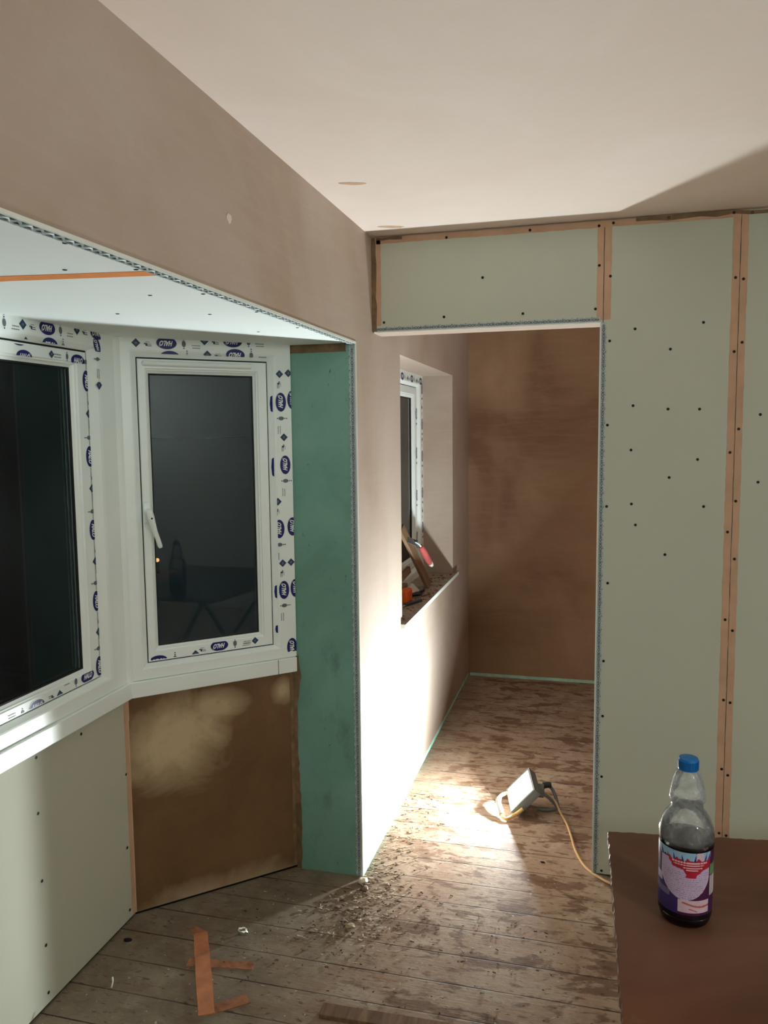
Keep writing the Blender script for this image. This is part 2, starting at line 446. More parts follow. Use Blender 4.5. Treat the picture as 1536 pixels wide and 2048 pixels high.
ragged(0.95, 2.382, 2.4, zt, D-0.0012, 0.05, 0.004, False).build('plaster_smear', SMEAR, wp)
ragged(0.0, 2.05, 0.018, zt, D-0.0012, 0.03, 0.003).build('plaster_smear', SMEAR, wp)
ragged(0.02, 2.384, 0.12, 2.394, D-0.0014, 0.02, 0.002, False).build('plaster_smear', SMEAR, wp)

scr_me = None
def screw(parent, mat, r=0.0034):
    global scr_me
    if scr_me is None:
        m = MB(); n = 14
        prof = [(1.0, -0.0002), (0.92, -0.0008), (0.5, -0.0009), (0.42, -0.0003)]
        vv = []
        for rr, y in prof: vv += [(0.0050*rr*math.cos(2*PI*k/n), y, 0.0050*rr*math.sin(2*PI*k/n)) for k in range(n)]
        fs = [(i*n+k, i*n+(k+1) % n, (i+1)*n+(k+1) % n, (i+1)*n+k) for i in range(3) for k in range(n)]+[tuple(3*n+k for k in range(n))]
        m.add(vv, fs, 0, True); o = m.build('screw', BLACK); scr_me = o.data; bpy.data.objects.remove(o)
    o = link('screw', scr_me, parent); o.matrix_local = mat; return o
SCR = [[0.42,2.226],[0.277,2.092],[0.566,2.09],[0.047,2.082],[0.287,2.377],[0.589,2.381],[0.83,2.243],[0.819,2.094],[0.827,2.378],[0.875,2.384],[1.057,2.388],[0.868,2.204],[0.954,2.019],[1.177,2.031],[0.869,1.981],[1.072,1.945],[1.263,2.388],[1.32,2.384],[1.274,2.175],[1.299,2.169],[1.301,1.959],[1.277,1.929],[0.952,1.753],[1.069,1.739],[1.172,1.737],[1.366,1.715],[0.866,1.686],[1.299,1.667],[0.948,1.597],[1.274,1.587],[1.17,1.563],[1.078,1.5],[1.366,1.485],[1.297,1.419],[0.868,1.395],[0.953,1.405],[1.194,1.399],[0.968,1.33],[1.274,1.311],[1.07,1.226],[1.299,1.217],[0.876,1.116],[1.275,1.001],[1.3,0.963],[0.866,0.826],[1.278,0.711],[1.3,0.703],[0.866,0.618],[0.866,0.386],[1.279,0.457],[1.3,0.436],[1.277,0.217],[1.301,0.211],[0.871,0.019]]
for x, z in SCR: screw(wp, Matrix.Translation((x, D-0.0005 if abs(x-1.287) > 0.03 else D-0.0012, z)))

# metal angle beads: thin flange, pale nose, punched pattern that reads HOOK ON
def bead(parent, P, U, V, Nn, length, width=0.022, nose=0.0025, text=True, name='corner_bead', dense=1.0, holes=True):
    """P origin on the arris, U along, V across the face, Nn out of the face"""
    P, U, V, Nn = Vector(P), Vector(U), Vector(V), Vector(Nn)
    m = MB(); at = lambda u, v, w: P+U*u+V*v+Nn*w
    # flange with a scalloped edge
    st = 0.0125; n = int(length/st); top = []
    for i in range(n+1):
        u = length*i/n; top += [(u, width*(1.0 if i % 2 else 0.82))]
    bot = [(u, 0.0) for u, _ in top]
    for i in range(len(top)-1):
        q = [bot[i], bot[i+1], top[i+1], top[i]]
        m.add([at(a, b, 0.0009) for a, b in q], [(0, 1, 2, 3)], 0)
        m.add([at(top[i][0], top[i][1], 0.0009), at(top[i+1][0], top[i+1][1], 0.0009), at(top[i+1][0], top[i+1][1], 0), at(top[i][0], top[i][1], 0)], [(0, 1, 2, 3)], 0)
    # rolled nose
    q = [(-nose, -nose), (nose, -nose), (nose, nose), (-nose, nose)]
    vv = [at(0, a, b) for a, b in q]+[at(length, a, b) for a, b in q]
    m.add(vv, [(0, 1, 5, 4), (1, 2, 6, 5), (2, 3, 7, 6), (3, 0, 4, 7), (0, 3, 2, 1), (4, 5, 6, 7)], 1)
    if text:
        word = text_tris('HOOK\u2022ON\u2022', 0.0125, 0, 0.0003)
        xs = [p[0] for t in word for p in t]; wl_ = max(xs)-min(xs)+0.002; k = int(length*dense/wl_)
        for i in range(k):
            u0 = wl_*(i+0.5)
            for t in word:
                m.add([at(u0+a, width*0.47+b, 0.0013) for a, b in t], [(0, 1, 2)], 2)
    if holes:
        for i in range(int(length/0.025)):
            u = 0.012+0.025*i; v = width*0.84; r = 0.0016
            m.add([at(u+r*math.cos(a), v+r*math.sin(a), 0.0014) for a in [k*PI/4 for k in range(8)]], [tuple(range(8))], 2 if i % 2 else 1)
    return m.build(name, [STEEL, SILLW, BEADDARK], parent)
bead(wp, (XJ, D, 0.006), (0, 0, 1), (1, 0, 0), (0, -1, 0), ZH-0.006, 0.022)
bead(wp, (0.02, D, ZH), (1, 0, 0), (0, 0, 1), (0, -1, 0), XJ-0.02, 0.02)
bead(wl, (0, YC-0.0035, 0.002), (0, 0, 1), (-1, 0, 0), (0, -1, 0), ZB-0.002, 0.026)
# the bead along the head of the bay is a twisted expanded-metal one
m = MB()
L = YC-0.17; n = 360
for s_ in (0, PI):
    pts = [(-0.012+0.0075*math.cos(s_+i*0.9), 0.165+L*i/n, ZB-0.0035-0.0025*abs(math.sin(s_+i*0.9))) for i in range(n+1)]
    m.tube(pts, 0.0024, 5, 0)
m.box((-0.022, 0.165, ZB-0.002), (-0.001, YC-0.002, ZB-0.0002), 1)
m.box((-0.003, 0.165, ZB-0.004), (0.0022, YC-0.002, ZB+0.003), 3)
m.build('corner_bead', [STEEL, BEADDARK, GASKET, SILLW], wl)
# unskimmed pale green foot of the plastered wall
m = MB(); pts = []
n = 90
for i in range(n+1):
    y = YC+0.004+(YE-0.01-YC)*i/n; pts.append((y, 0.016+random.uniform(-0.003, 0.004)))
for i in range(n):
    (y0, h0), (y1, h1) = pts[i], pts[i+1]
    m.add([(0.0022, y0, 0.0), (0.0022, y1, 0.0), (0.0022, y1, h1), (0.0022, y0, h0), (0, y1, h1+0.003), (0, y0, h0+0.003)], [(0, 1, 2, 3), (3, 2, 4, 5)])
PALEGREEN = simple('pale_green_undercoat', srgb(176, 222, 205), 0.7, 0.2, 0.14, 30)
m.build('bare_undercoat', PALEGREEN, wl)
m = MB(); m.box((0.01, YE-0.003, 0), (2.05, YE, 0.02))
struct(m.build('trim_3', PALEGREEN), 'pale unplastered foot of the end wall', 'trim')
# stains on the ceiling, dry patch on the wall
def blotch(cx, cy, rx, ry, rot, seed, n=40):
    rnd = random.Random(seed); ph = [rnd.uniform(0, 6.28) for _ in range(5)]; out = []
    for k in range(n):
        a = 2*PI*k/n; r = 1+sum(0.16/(j+1)*math.sin((j+2)*a+ph[j]) for j in range(5))
        x, y = rx*r*math.cos(a), ry*r*math.sin(a)
        out.append((cx+x*math.cos(rot)-y*math.sin(rot), cy+x*math.sin(rot)+y*math.cos(rot)))
    return out
STAIN = simple('damp_stain', srgb(205, 172, 146), 0.6, 0.25, 0.12, 30)
m = MB(); b = blotch(0.121, 2.329, 0.034, 0.014, 0.35, 3); m.add([(x, y, ZC-0.0006) for x, y in b], [tuple(range(len(b)))])
b = blotch(0.107, 2.84, 0.05, 0.014, 0.45, 5); m.add([(x, y, ZC-0.0006) for x, y in b], [tuple(range(len(b)))])
m.build('damp_stain', STAIN, ceil)
DRY = simple('dry_patch', srgb(222, 208, 196), 0.7, 0.2, 0.05, 30)
m = MB(); b = blotch(1.742, 2.162, 0.011, 0.013, 0, 8); m.add([(0.0006, y, z) for y, z in b], [tuple(range(len(b)))])
m.build('dry_patch', DRY, wl)

# ---- the bay
mb = MB(); mb.box((-0.86, 0.0, ZB), (-TW+0.001, 2.9, ZB+0.10)); mb.box((-TW+0.001, 0.16, ZB-0.0002), (-0.0005, YC, ZB+0.002))
bc = struct(mb.build('ceiling_bay', BOARDW), 'white boarded ceiling of the window bay', 'ceiling')
# orange joint tape across it and its screws
m = MB(); A_ = [(-0.68, 1.395), (-0.353, 1.405), (-0.015, 1.452)]
zt_ = ZB-0.0012
vv = []
for (x, y), w in zip(A_, (0.024, 0.023, 0.022)): vv += [(x, y-w, zt_), (x, y+w, zt_), (x, y-w, zt_+0.001), (x, y+w, zt_+0.001)]
m.add(vv, [(0, 1, 5, 4), (4, 5, 9, 8), (0, 4, 6, 2), (1, 3, 7, 5), (4, 8, 10, 6), (5, 7, 11, 9)])
m.build('joint_tape', ORANGE, bc)
for x, y in [(-0.036, 1.187), (-0.173, 1.37), (-0.042, 1.41), (-0.169, 1.67), (-0.046, 1.692), (-0.174, 1.974), (-0.04, 1.976), (-0.397, 1.888), (-0.05, 2.3), (-0.2, 2.35)]:
    screw(bc, Matrix.Translation((x, y, ZB-0.0004)) @ Matrix.Rotation(PI/2, 4, 'X'))
# green reveal
mb = MB(); mb.box((-TW, YC-0.003, 0), (-0.0005, YC, ZB))
rv = struct(mb.build('wall_bay_reveal', GREEN), 'green moisture board reveal at the right of the bay', 'wall')
m = MB(); m.box((-TW+0.002, YC-0.0042, ZB-0.030), (-0.036, YC-0.003, ZB-0.001)); m.build('plaster_smear', SMEAR, rv)
m = MB(); pts = []
n = 40
for i in range(n+1):
    z = 0.84*i/n; pts.append((-0.243+0.004*math.sin(z*9)+random.uniform(-0.003, 0.002)+(0.012*max(0, 1-abs(z-0.76)/0.08)), z))
for i in range(n):
    m.add([(-TW, YC-0.0045, pts[i][1]), (pts[i][0], YC-0.0045, pts[i][1]), (pts[i+1][0], YC-0.0045, pts[i+1][1]), (-TW, YC-0.0045, pts[i+1][1])], [(0, 1, 2, 3)])
m.build('plaster_smear', SMEAR, rv)
m = MB(); m.box((-0.08, YC-0.02, 0), (-0.005, YC-0.003, 0.006)); 
# panel under the side window
ang = math.atan2(BA.y-BB.y, BA.x-BB.x)
ws = empty('wall_bay_side', BB, ang)
struct(ws, 'damp brown plastered panel under the angled bay window', 'wall')
m = MB(); m.box((0, 0, 0.011), (BL+0.004, 0.028, 0.785)); m.build('panel', DAMPPANEL, ws)
m = MB(); m.box((0, 0.008, 0), (BL, 0.03, 0.012)); m.build('gap', DARKGAP, ws)
m = MB(); m.box((BL-0.022, -0.0015, 0.012), (BL+0.002, 0.0, 0.785)); m.build('plaster_smear', SMEAR, ws)
m = MB(); m.box((0.0, -0.0012, 0.70), (0.006, 0.0, 0.785)); m.box((0.0, -0.0012, 0.012), (0.004, 0.0, 0.70)); m.build('edge_strip', PEACH, ws)
# panel under the front window
wf = empty('wall_bay_front', (BB.x, N0, 0), PI/2)
struct(wf, 'ivory plasterboard panel under the front bay window', 'wall')
FL = BB.y-N0
m = MB(); m.box((0, 0, 0.011), (FL+0.005, 0.028, 0.785)); m.build('panel', BOARD, wf)
m = MB(); m.box((0, 0.008, 0), (FL, 0.03, 0.012)); m.build('gap', DARKGAP, wf)
m = MB(); m.box((FL-0.02, -0.0012, 0.012), (FL+0.0005, 0.0, 0.785)); m.build('edge_strip', PEACH, wf)
for y, z in [(1.857,0.756),(1.852,0.592),(1.853,0.388),(1.855,0.19),(1.855,0.043),(2.062,0.748),(2.288,0.521),(2.277,0.266),(2.276,0.042),(1.45,0.74),(1.45,0.5),(1.45,0.25)]:
    screw(wf, Matrix.Translation((y-N0, -0.0014 if y > 2.26 else -0.0003, z)))
# the near side of the bay, out of the frame
mb = MB(); p0 = Vector((BB.x, N0)); p1 = Vector((-TW, 0.16)); nrm = Vector((-(p1-p0).y, (p1-p0).x)).normalized()*-0.03
q = [p0, p1, p1-nrm, p0-nrm] if (p0-nrm).x < p0.x else [p0, p1, p1+nrm, p0+nrm]
mb.prism([(a.x, a.y) for a in q], 0, ZB)
struct(mb.build('wall_bay_near', BOARD), 'plasterboard near side of the bay', 'wall')

# ---- windows
def ring(outer, inner, prof, m=None, mi=0):
    """rectangular frame: prof = [(f, y)] with f=0 on inner rect, 1 on outer"""
    m = m or MB(); N = len(prof); vv = []
    for f, y in prof:
        r = [inner[i]+(outer[i]-inner[i])*f for i in range(4)]
        vv += [(r[0], y, r[1]), (r[2], y, r[1]), (r[2], y, r[3]), (r[0], y, r[3])]
    fs = []
    for i in range(N):
        j = (i+1) % N
        for k in range(4): fs.append((i*4+k, i*4+(k+1) % 4, j*4+(k+1) % 4, j*4+k))
    m.add(vv, fs, mi); return m

HALO = [[(x*0.70, y) for x, y in t] for t in text_tris('HALO', 0.0225, 0.45, 0.0010)]
REG = [(0.0225+0.003*math.cos(a), 0.0085+0.003*math.sin(a)) for a in [k*PI/5 for k in range(10)]]
def ell(a, b, n=36): return [(a*math.cos(2*PI*k/n), b*math.sin(2*PI*k/n)) for k in range(n)]
def rect(x0, y0, x1, y1): return [(x0, y0), (x1, y0), (x1, y1), (x0, y1)]
def motif(kind):
    P = []                     # (material, layer, polygon)
    if kind == 'halo':
        P.append((0, 0, ell(0.0362, 0.0224))); P.append((1, 1, ell(0.0338, 0.0200)))
        P += [(0, 2, t) for t in HALO]
        P.append((0, 2, REG)); P.append((1, 3, [(0.0225+(x-0.0225)*0.6, 0.0085+(y-0.0085)*0.6) for x, y in REG]))
    elif kind == 'diamond':
        d = 0.0145; P.append((2, 1, [(d, 0), (0, d), (-d, 0), (0, -d)]))
        P.append((3, 2, [(-0.005, 0.0015), (0.0, 0.0045), (0.005, 0.0015), (0.004, -0.0035), (-0.004, -0.0035)]))
    elif kind == 'hand':
        P += [(3, 1, rect(-0.012, 0.002, 0.003, 0.0045)), (3, 1, rect(-0.011, -0.003, 0.002, -0.001)), (2, 1, rect(0.002, -0.005, 0.008, 0.004)),
              (3, 1, rect(0.008, -0.006, 0.013, -0.001)), (3, 1, rect(-0.006, -0.0095, 0.008, -0.008))]
    elif kind == 'tree':
        P.append((3, 1, [(0.007*math.cos(a), 0.011*math.sin(a)) for a in [k*PI/6 for k in range(12)]]))
        P += [(2, 1, rect(-0.002, 0.0125, 0.002, 0.0165)), (2, 1, rect(-0.002, -0.0165, 0.002, -0.0125)), (2, 1, rect(-0.002, -0.0235, 0.002, -0.0195))]
    elif kind == 'lines':
        for r_, y in ((0, 0.003), (1, -0.005)):
            x = -0.014
            while x < 0.013:
                w = random.uniform(0.002, 0.0045); P.append((3, 1, rect(x, y, x+w, y+0.0028))); x += w+0.0012
    return P
def prints(items, y):
    """items: (kind, s, z, rotation, clip rect or None, scale); printed on the plane y"""
    m = MB()
    for kind, s_, z_, rot, cr, sc in items:
        c, sn = math.cos(rot), math.sin(rot)
        for mi, layer, poly in motif(kind):
            q = [(s_+sc*(a*c-b*sn), z_+sc*(a*sn+b*c)) for a, b in poly]
            if cr: q = clip(q, cr)
            if len(q) >= 3: m.add([(a, y-0.0004-0.0002*layer, b) for a, b in q], [tuple(range(len(q)))], mi)
    return m
PM = [WHITEINK, BLUE, TEAL, GREYINK]
def tape(s_, z_, rot, cr, sc=1.0, parts=('diamond', 'hand', 'halo', 'tree', 'lines')):
    """one repeat of the wrap around a logo centred at (s, z)"""
    off = dict(halo=(0, 0), diamond=(0.1, 0.003), hand=(0.061, 0.008), tree=(-0.058, 0.0), lines=(-0.1, 0.008))
    c, sn = math.cos(rot), math.sin(rot)
    return [(k, s_+off[k][0]*c-off[k][1]*sn, z_+off[k][0]*sn+off[k][1]*c, rot, cr, sc) for k in parts]

FRAME_PROF = [(0, 0.05), (0, -0.002), (0.22, -0.018), (0.30, -0.020), (1.0, -0.020), (1.0, 0.05)]
SASH_PROF = [(0, 0.035), (0, 0.010), (0.16, 0.004), (0.22, 0.0), (0.30, -0.001), (0.36, -0.0045), (0.93, -0.0055), (1.0, -0.003), (1.0, 0.035)]
def sash(root, outer, glass, bead_top=False):
    so = ring(outer, glass, SASH_PROF).build('sash', UPVC, root)
    m = MB(); m.box((glass[0]-0.006, 0.014, glass[1]-0.006), (glass[2]+0.006, 0.020, glass[3]+0.006)); m.build('pane', GLASS, so)
    g = 0.0035
    ring([glass[0]-0.003, glass[1]-0.003, glass[2]+0.003, glass[3]+0.003], [glass[0]+g, glass[1]+g, glass[2]-g, glass[3]-g],
         [(0, 0.0135), (0, 0.0105), (1, 0.0085), (1, 0.0135)]).build('gasket', GASKET, so)
    return so
def gaskring(root, inner, w=0.004):
    o = [inner[0]-0.001, inner[1]-0.001, inner[2]+0.001, inner[3]+0.001]
    i = [inner[0]+w, inner[1]+w, inner[2]-w, inner[3]-w]
    ring(o, i, [(0, 0.03), (0, 0.0015), (1, 0.0015), (1, 0.03)]).build('gasket', GASKET, root)

# window_1: front of the bay (s along +y from N0)
W1 = empty('window_1', (BB.x, N0, 0), PI/2)
struct(W1, 'white plastic window at the front of the bay, left edge of view', 'window')
Y = lambda y: y-N0
zs0, zs1, zg0, zg1 = 0.900, 1.924, 0.945, 1.871
m = ring([0.0, 0.84, Y(2.312), 2.0], [0.09, 0.896, Y(2.174), 1.928], FRAME_PROF)
m.box((Y(1.30), -0.020, 0.896), (Y(1.38), 0.05, 1.928))
fr1 = m.build('frame', UPVC, W1)
gaskring(W1, [Y(1.38), 0.896, Y(2.174), 1.928], 0.008)
sash(W1, [Y(1.386), zs0, Y(2.167), zs1-0.002], [Y(1.45), zg0, Y(2.097), zg1])
sash(W1, [0.094, zs0, Y(1.296), zs1], [0.15, zg0, Y(1.23), zg1])
cf = (0.0, 1.930, Y(2.23), 2.0)
it = tape(Y(1.973), 1.972, PI, cf)+tape(Y(2.207), 1.985, PI, (0, 1.955, Y(2.225), 2.0), parts=('halo', 'hand', 'diamond'))+tape(Y(1.744), 1.965, PI, cf)
it += tape(Y(1.982), 1.926, PI, cf, parts=('halo', 'tree', 'lines', 'hand', 'diamond'))
it += [('halo', Y(2.204), 1.946, PI*0.62, (Y(2.177), 1.928, Y(2.225), 1.966), 0.8), ('tree', Y(2.205), 1.905, -PI/2, None, 0.8), ('lines', Y(2.205), 1.86, -PI/2, None, 1), ('diamond', Y(2.207), 1.825, -PI/2, (Y(2.19), 1.80, Y(2.225), 1.834), 1)]
prints(it, -0.020).build('film_print', PM, W1)
cs = (Y(2.125), 0.905, Y(2.1685), 1.915)
it = []
for z in (1.835, 1.603, 1.373, 1.146, 0.935): it += tape(Y(2.163), z, -PI/2, cs, 0.95)
ct = (Y(1.39), 1.886, Y(2.16), 1.917)
it += tape(Y(2.125), 1.893, 0, ct, 0.95, ('halo',))+[('tree', Y(2.075), 1.902, 0, ct, 0.8), ('lines', Y(2.03), 1.899, 0, ct, 1), ('diamond', Y(2.005), 1.902, 0, ct, 0.8)]
it += tape(Y(1.89), 1.884, 0, ct, 0.95, ('halo',))+[('halo', Y(1.872), 1.932, 0, ct, 0.95)]
cb = (Y(1.39), 0.905, Y(2.165), 0.932)
it += tape(Y(2.10), 0.921, 0, cb, 0.95)+tape(Y(1.865), 0.903, 0, cb, 0.95)
prints(it, -0.0056).build('film_print', PM, W1)

# window_2: angled side of the bay
W2 = empty('window_2', BB, ang)
struct(W2, 'white plastic casement window with printed film, angled side of the bay', 'window')
F2o, F2i = [0.0, 0.84, BL, 2.0], [0.0745, 0.890, 0.534, 1.925]
ring(F2o, F2i, FRAME_PROF).build('frame', UPVC, W2)
gaskring(W2, F2i)
sh = sash(W2, [F2i[0]+0.004, 0.894, F2i[2]-0.004, 1.920], [0.1167, 0.944, 0.481, 1.872])
m = MB(); m.tube([(0.093, -0.004, 1.905), (0.097, -0.007, 1.905), (0.47, -0.007, 1.905), (0.474, -0.004, 1.905)], [0.004, 0.0095, 0.0095, 0.004], 12)
m.build('top_bead', UPVC, sh)
hd = empty('handle', (0.091, -0.0055, 1.408)); hd.parent = W2
m = MB(); m.box((-0.013, -0.010, -0.036), (0.013, 0.0, 0.036)); m.build('back_plate', UPVC, hd, 0.005, 3)
m = MB(); m.tube([(0, -0.008, 0.004), (0, -0.034, 0.0)], [0.0115, 0.0115], 18); m.build('spindle', UPVC, hd)
m = MB()
pts = catmull([(0, -0.034, 0.008), (0.004, -0.038, -0.012), (0.013, -0.039, -0.05), (0.024, -0.036, -0.085), (0.034, -0.033, -0.118)], 6)
m.tube(pts, [0.012]*6+[0.012-0.004*min(1, i/8) for i in range(len(pts)-7)]+[0.006], 14); m.build('lever', UPVC, hd)
m = MB(); m.tube([(0.004, -0.044, -0.016), (0.004, -0.053, -0.016)], [0.0085, 0.0075], 18); m.tube([(0.004, -0.0530, -0.016), (0.004, -0.0535, -0.016)], [0.0032, 0.0032], 10, 1); m.build('key_lock', [UPVC, GASKET], hd)
ctop = (0.035, 1.936, 0.617, 2.0); crow1 = (0.035, 1.9, 0.617, 1.9945)
it = tape(0.174, 1.972, PI, ctop)+tape(0.403, 1.988, PI, ctop)+tape(0.184, 1.927, PI, ctop, parts=('halo', 'tree', 'lines', 'hand'))+tape(0.412, 1.9425, PI, ctop, parts=('halo', 'tree', 'lines', 'hand', 'diamond'))
cr_ = (0.5535, 0.86, 0.617, 1.925)
for s_, z in ((0.577, 1.781), (0.589, 1.555), (0.560, 1.322), (0.573, 1.095)): it += tape(s_, z, PI/2, cr_)
for s_, z in ((0.622, 1.79), (0.612, 1.328), (0.6185, 1.098), (0.600, 0.877)): it += tape(s_, z, PI/2, cr_, 1.0, ('halo',))
it += [('diamond', 0.608, 1.885, PI/2, cr_, 1), ('diamond', 0.603, 1.196, PI/2, cr_, 1)]
prints(it, -0.020).build('film_print', PM, W2)
# film on the sloping inner edge of the frame, and on the bottom rail of the sash
m = MB()
for s_, z, ln in ((0.546, 1.775, 0.06), (0.549, 1.548, 0.07), (0.546, 1.09, 0.05), (0.547, 0.95, 0.03)):
    a = [(0.5475, z-ln/2), (0.5475, z+ln/2), (0.5415, z+ln*0.42), (0.5395, z), (0.5415, z-ln*0.42)]
    yy = lambda s2: -0.0026-0.016*max(0, min(1, (s2-0.534)/(0.22*(BL-0.534))))
    m.add([(p[0], yy(p[0])-0.0004, p[1]) for p in a], [(0, 1, 2, 3, 4)], 1)
m.build('film_print', PM, W2)
cb = (0.085, 0.899, 0.525, 0.931)
it = tape(0.327, 0.917, PI, cb, 0.95, ('halo', 'tree', 'lines', 'hand'))+tape(0.110, 0.894, PI, cb, 0.95, ('halo', 'tree'))+[('diamond', 0.461, 0.917, PI, cb, 0.9), ('lines', 0.43, 0.915, PI, cb, 1), ('diamond', 0.24, 0.9, PI, cb, 0.9)]
prints(it, -0.0056).build('film_print', PM, W2)

# corner post and the cover trims under the two bay windows
def mid(a, b): return ((a[0]+b[0])/2, (a[1]+b[1])/2)
n1 = Vector((1, 0)); n2 = Vector((math.sin(ang), -math.cos(ang))); d2 = Vector((math.cos(ang), math.sin(ang)))
c0 = Vector((BB.x, BB.y))
cor = c0+Vector((0.0265, 0.0265*math.tan(PI/8)*-1))       # meeting point of the two faces 26 mm proud
m = MB()
a = c0+Vector((0, -0.022)); b = c0+d2*0.022
poly = [tuple(a+n1*0.0205), tuple(cor+Vector((0.0, 0.0))), tuple(b+n2*0.0205), tuple(b-n2*0.03), tuple(c0+Vector((-0.06, 0.0))), tuple(a-n1*0.03)]
m.prism(poly, 0.80, ZB-0.001)
struct(m.build('trim_1', UPVC), 'white corner post between the two bay windows', 'trim')
m = MB()
pf = 0.030
k = math.tan(PI/8)
p_in = c0+Vector((pf, -pf*k)); A2 = c0+d2*(BL-0.002)
poly = [(BB.x-0.02, N0), (BB.x+pf, N0), tuple(p_in), tuple(A2+n2*pf), tuple(A2-n2*0.02), tuple(c0+Vector((-0.02, 0.02*k)))]
m.prism(poly, 0.783, 0.838)
t2 = struct(m.build('trim_2', UPVC, None, 0.003, 2), 'white cover trim under the bay windows', 'trim')
m = MB(); q0 = c0+d2*(BL-0.078)+n2*(pf+0.0004)
M2 = Matrix.Translation((q0.x, q0.y, 0)) @ Matrix.Rotation(ang, 4, 'Z'); m.box((0, -0.0004, 0.783), (0.0022, 0.001, 0.838), 0, M2); m.build('joint', SMEAR, t2)

# window_3: inner room
W3 = empty('window_3', (-0.20, 3.40, 0), PI/2)
struct(W3, 'white plastic window in the inner room behind the cluttered sill', 'window')
F3o, F3i = [0, 0.80, 1.31, 2.005], [0.10, 0.88, 1.215, 1.935]
m = ring(F3o, F3i, FRAME_PROF); m.build('frame', UPVC, W3)
gaskring(W3, F3i, 0.006)
sash(W3, [0.104, 0.884, 1.211, 1.931], [0.17, 0.95, 1.115, 1.868])
it = []
for z in (1.93, 1.72, 1.53, 1.31, 1.10): it += tape(1.285, z, PI/2, (1.22, 0.82, 1.308, 1.99), 1.0)
for s_ in (1.25, 1.02, 0.79): it += tape(s_, 1.972, PI, (0.02, 1.94, 1.308, 2.0), 1.0)
prints(it, -0.020).build('film_print', PM, W3)
it = []
for z in (1.78, 1.55, 1.30, 1.05): it += tape(1.195, z, PI/2, (1.14, 0.9, 1.209, 1.92), 1.0, ('halo', 'tree'))
prints(it, -0.0056).build('film_print', PM, W3)
# its sill board
SZ = 0.82
m = MB(); m.prism([(-0.205, 3.405), (0.0, 3.405), (0.0, 3.375), (0.022, 3.375), (0.022, 4.80), (0.0, 4.80), (0.0, 4.705), (-0.205, 4.705)], SZ-0.022, SZ)
def m_sill():
    t = NT('dusty_shaded_sill'); p = t.pos()
    c = t.ramp(t.noise(p, 14, 7, 0.7, 0.4), [(0.35, srgb(122, 104, 86)), (0.6, srgb(164, 148, 130)), (0.75, srgb(188, 178, 162))])
    geo = t.n('ShaderNodeNewGeometry'); sx = t.n('ShaderNodeSeparateXYZ'); t.l(geo.outputs['True Normal'], sx.inputs[0])
    c = t.mix(t.ramp(sx.outputs[2], [(0.3, 0.0), (0.6, 1.0)]), srgb(226, 232, 226), c)  # upward face darker: dust plus the shade on it, put into the colour
    t.bsdf(c, 0.5, 0.35); return t.m
tag(m.build('window_sill', m_sill(), None, 0.002, 2), 'white window sill board covered in dust and rubble, inner room', 'window sill', kind='structure')

# ------------------------------------------------------------------ outside: ground, street lamp
mb = MB(); mb.box((-900, -600, -0.35), (-0.86, 900, -0.30))
struct(mb.build('ground', simple('wet_ground', (0.8, 0.85, 0.85), 0.95, 0.0, 0.04, 0.2)), 'dark ground outside the windows', 'ground')
sl = empty('street_lamp', (0, 0, 0)); dirv = Vector((-0.531, 0.883, -0.154)); sp_ = CAM_POS+dirv*11.5
sl.location = (sp_.x, sp_.y, -0.30); hh = sp_.z+0.30
tag(sl, 'tiny orange light glowing outside the angled bay window', 'outdoor light')
m = MB(); m.tube([(0, 0, 0), (0, 0, hh-0.03)], 0.02, 10); m.build('post', DARKGAP, sl)
m = MB(); m.lathe([(0.001, hh-0.028), (0.022, hh-0.02), (0.028, hh), (0.022, hh+0.02), (0.001, hh+0.028)], 16); m.build('bulb', m_emit('orange_glow', (1.0, 0.36, 0.12), 2.0), sl)

# ------------------------------------------------------------------ added fill bulb, unseen behind the camera, brightens partition and bay
pl = empty('fill_bulb', (3.0, -0.6, ZC))
tag(pl, 'added fill bulb hanging from the ceiling, unseen behind the viewer', 'added fill light')
m = MB(); m.lathe([(0.05, 0.0), (0.05, -0.02), (0.012, -0.03)], 24); m.build('ceiling_rose', UPVC, pl)
m = MB(); m.tube([(0, 0, -0.028), (0, 0, -0.26)], 0.004, 8); m.build('flex', UPVC, pl)
m = MB(); m.lathe([(0.014, -0.25), (0.022, -0.26), (0.022, -0.30), (0.018, -0.31)], 20); m.build('lamp_holder', UPVC, pl)
m = MB(); m.lathe([(0.018, -0.312)]+[(0.08*math.sin(a), -0.39+0.08*math.cos(a)) for a in [0.24+i*(PI-0.26)/16 for i in range(17)]], 28); m.build('bulb', m_emit('fill_glow', FILL_COLOR, FILL_STRENGTH), pl)

# ------------------------------------------------------------------ the work light on the floor of the inner room
a_ = Vector((0.0865, 0.004, 0.096)); b_ = Vector((0.0361, -0.139, -0.0205))
LC = Vector((0.530, 3.415, 0.092))
ux = a_.normalized(); uy = (b_-ux*b_.dot(ux)).normalized(); un = ux.cross(uy)
if un.x > 0: un = -un; uy = -uy
wlz = empty('work_light', (LC.x, LC.y, 0.0))
tag(wlz, 'lit LED floodlight leaning on its frame on the inner room floor', 'work light')
R3 = Matrix((ux, uy, un)).transposed().to_4x4()
R3.translation = LC-Vector((LC.x, LC.y, 0))
LW, LH = a_.length, b_.length
GREYP = simple('grey_lamp_body', srgb(118, 124, 126), 0.45, 0.4, 0.06, 20)
DARKP = simple('dark_lamp_plastic', srgb(52, 60, 70), 0.45, 0.4, 0.1, 20)
YEL = simple('yellow_tube', srgb(222, 186, 124), 0.45, 0.4, 0.06, 20)
FOAM = simple('grey_foam_grip', srgb(168, 170, 168), 0.7, 0.2, 0.1, 60)
m = MB(); e = 0.010
m.box((-LW/2-e, -LH/2-e, -0.034), (LW/2+e, LH/2+e, -0.002)); o = m.xf(R3).build('housing', GREYP, wlz, 0.003, 2)
hs = o
m = MB()
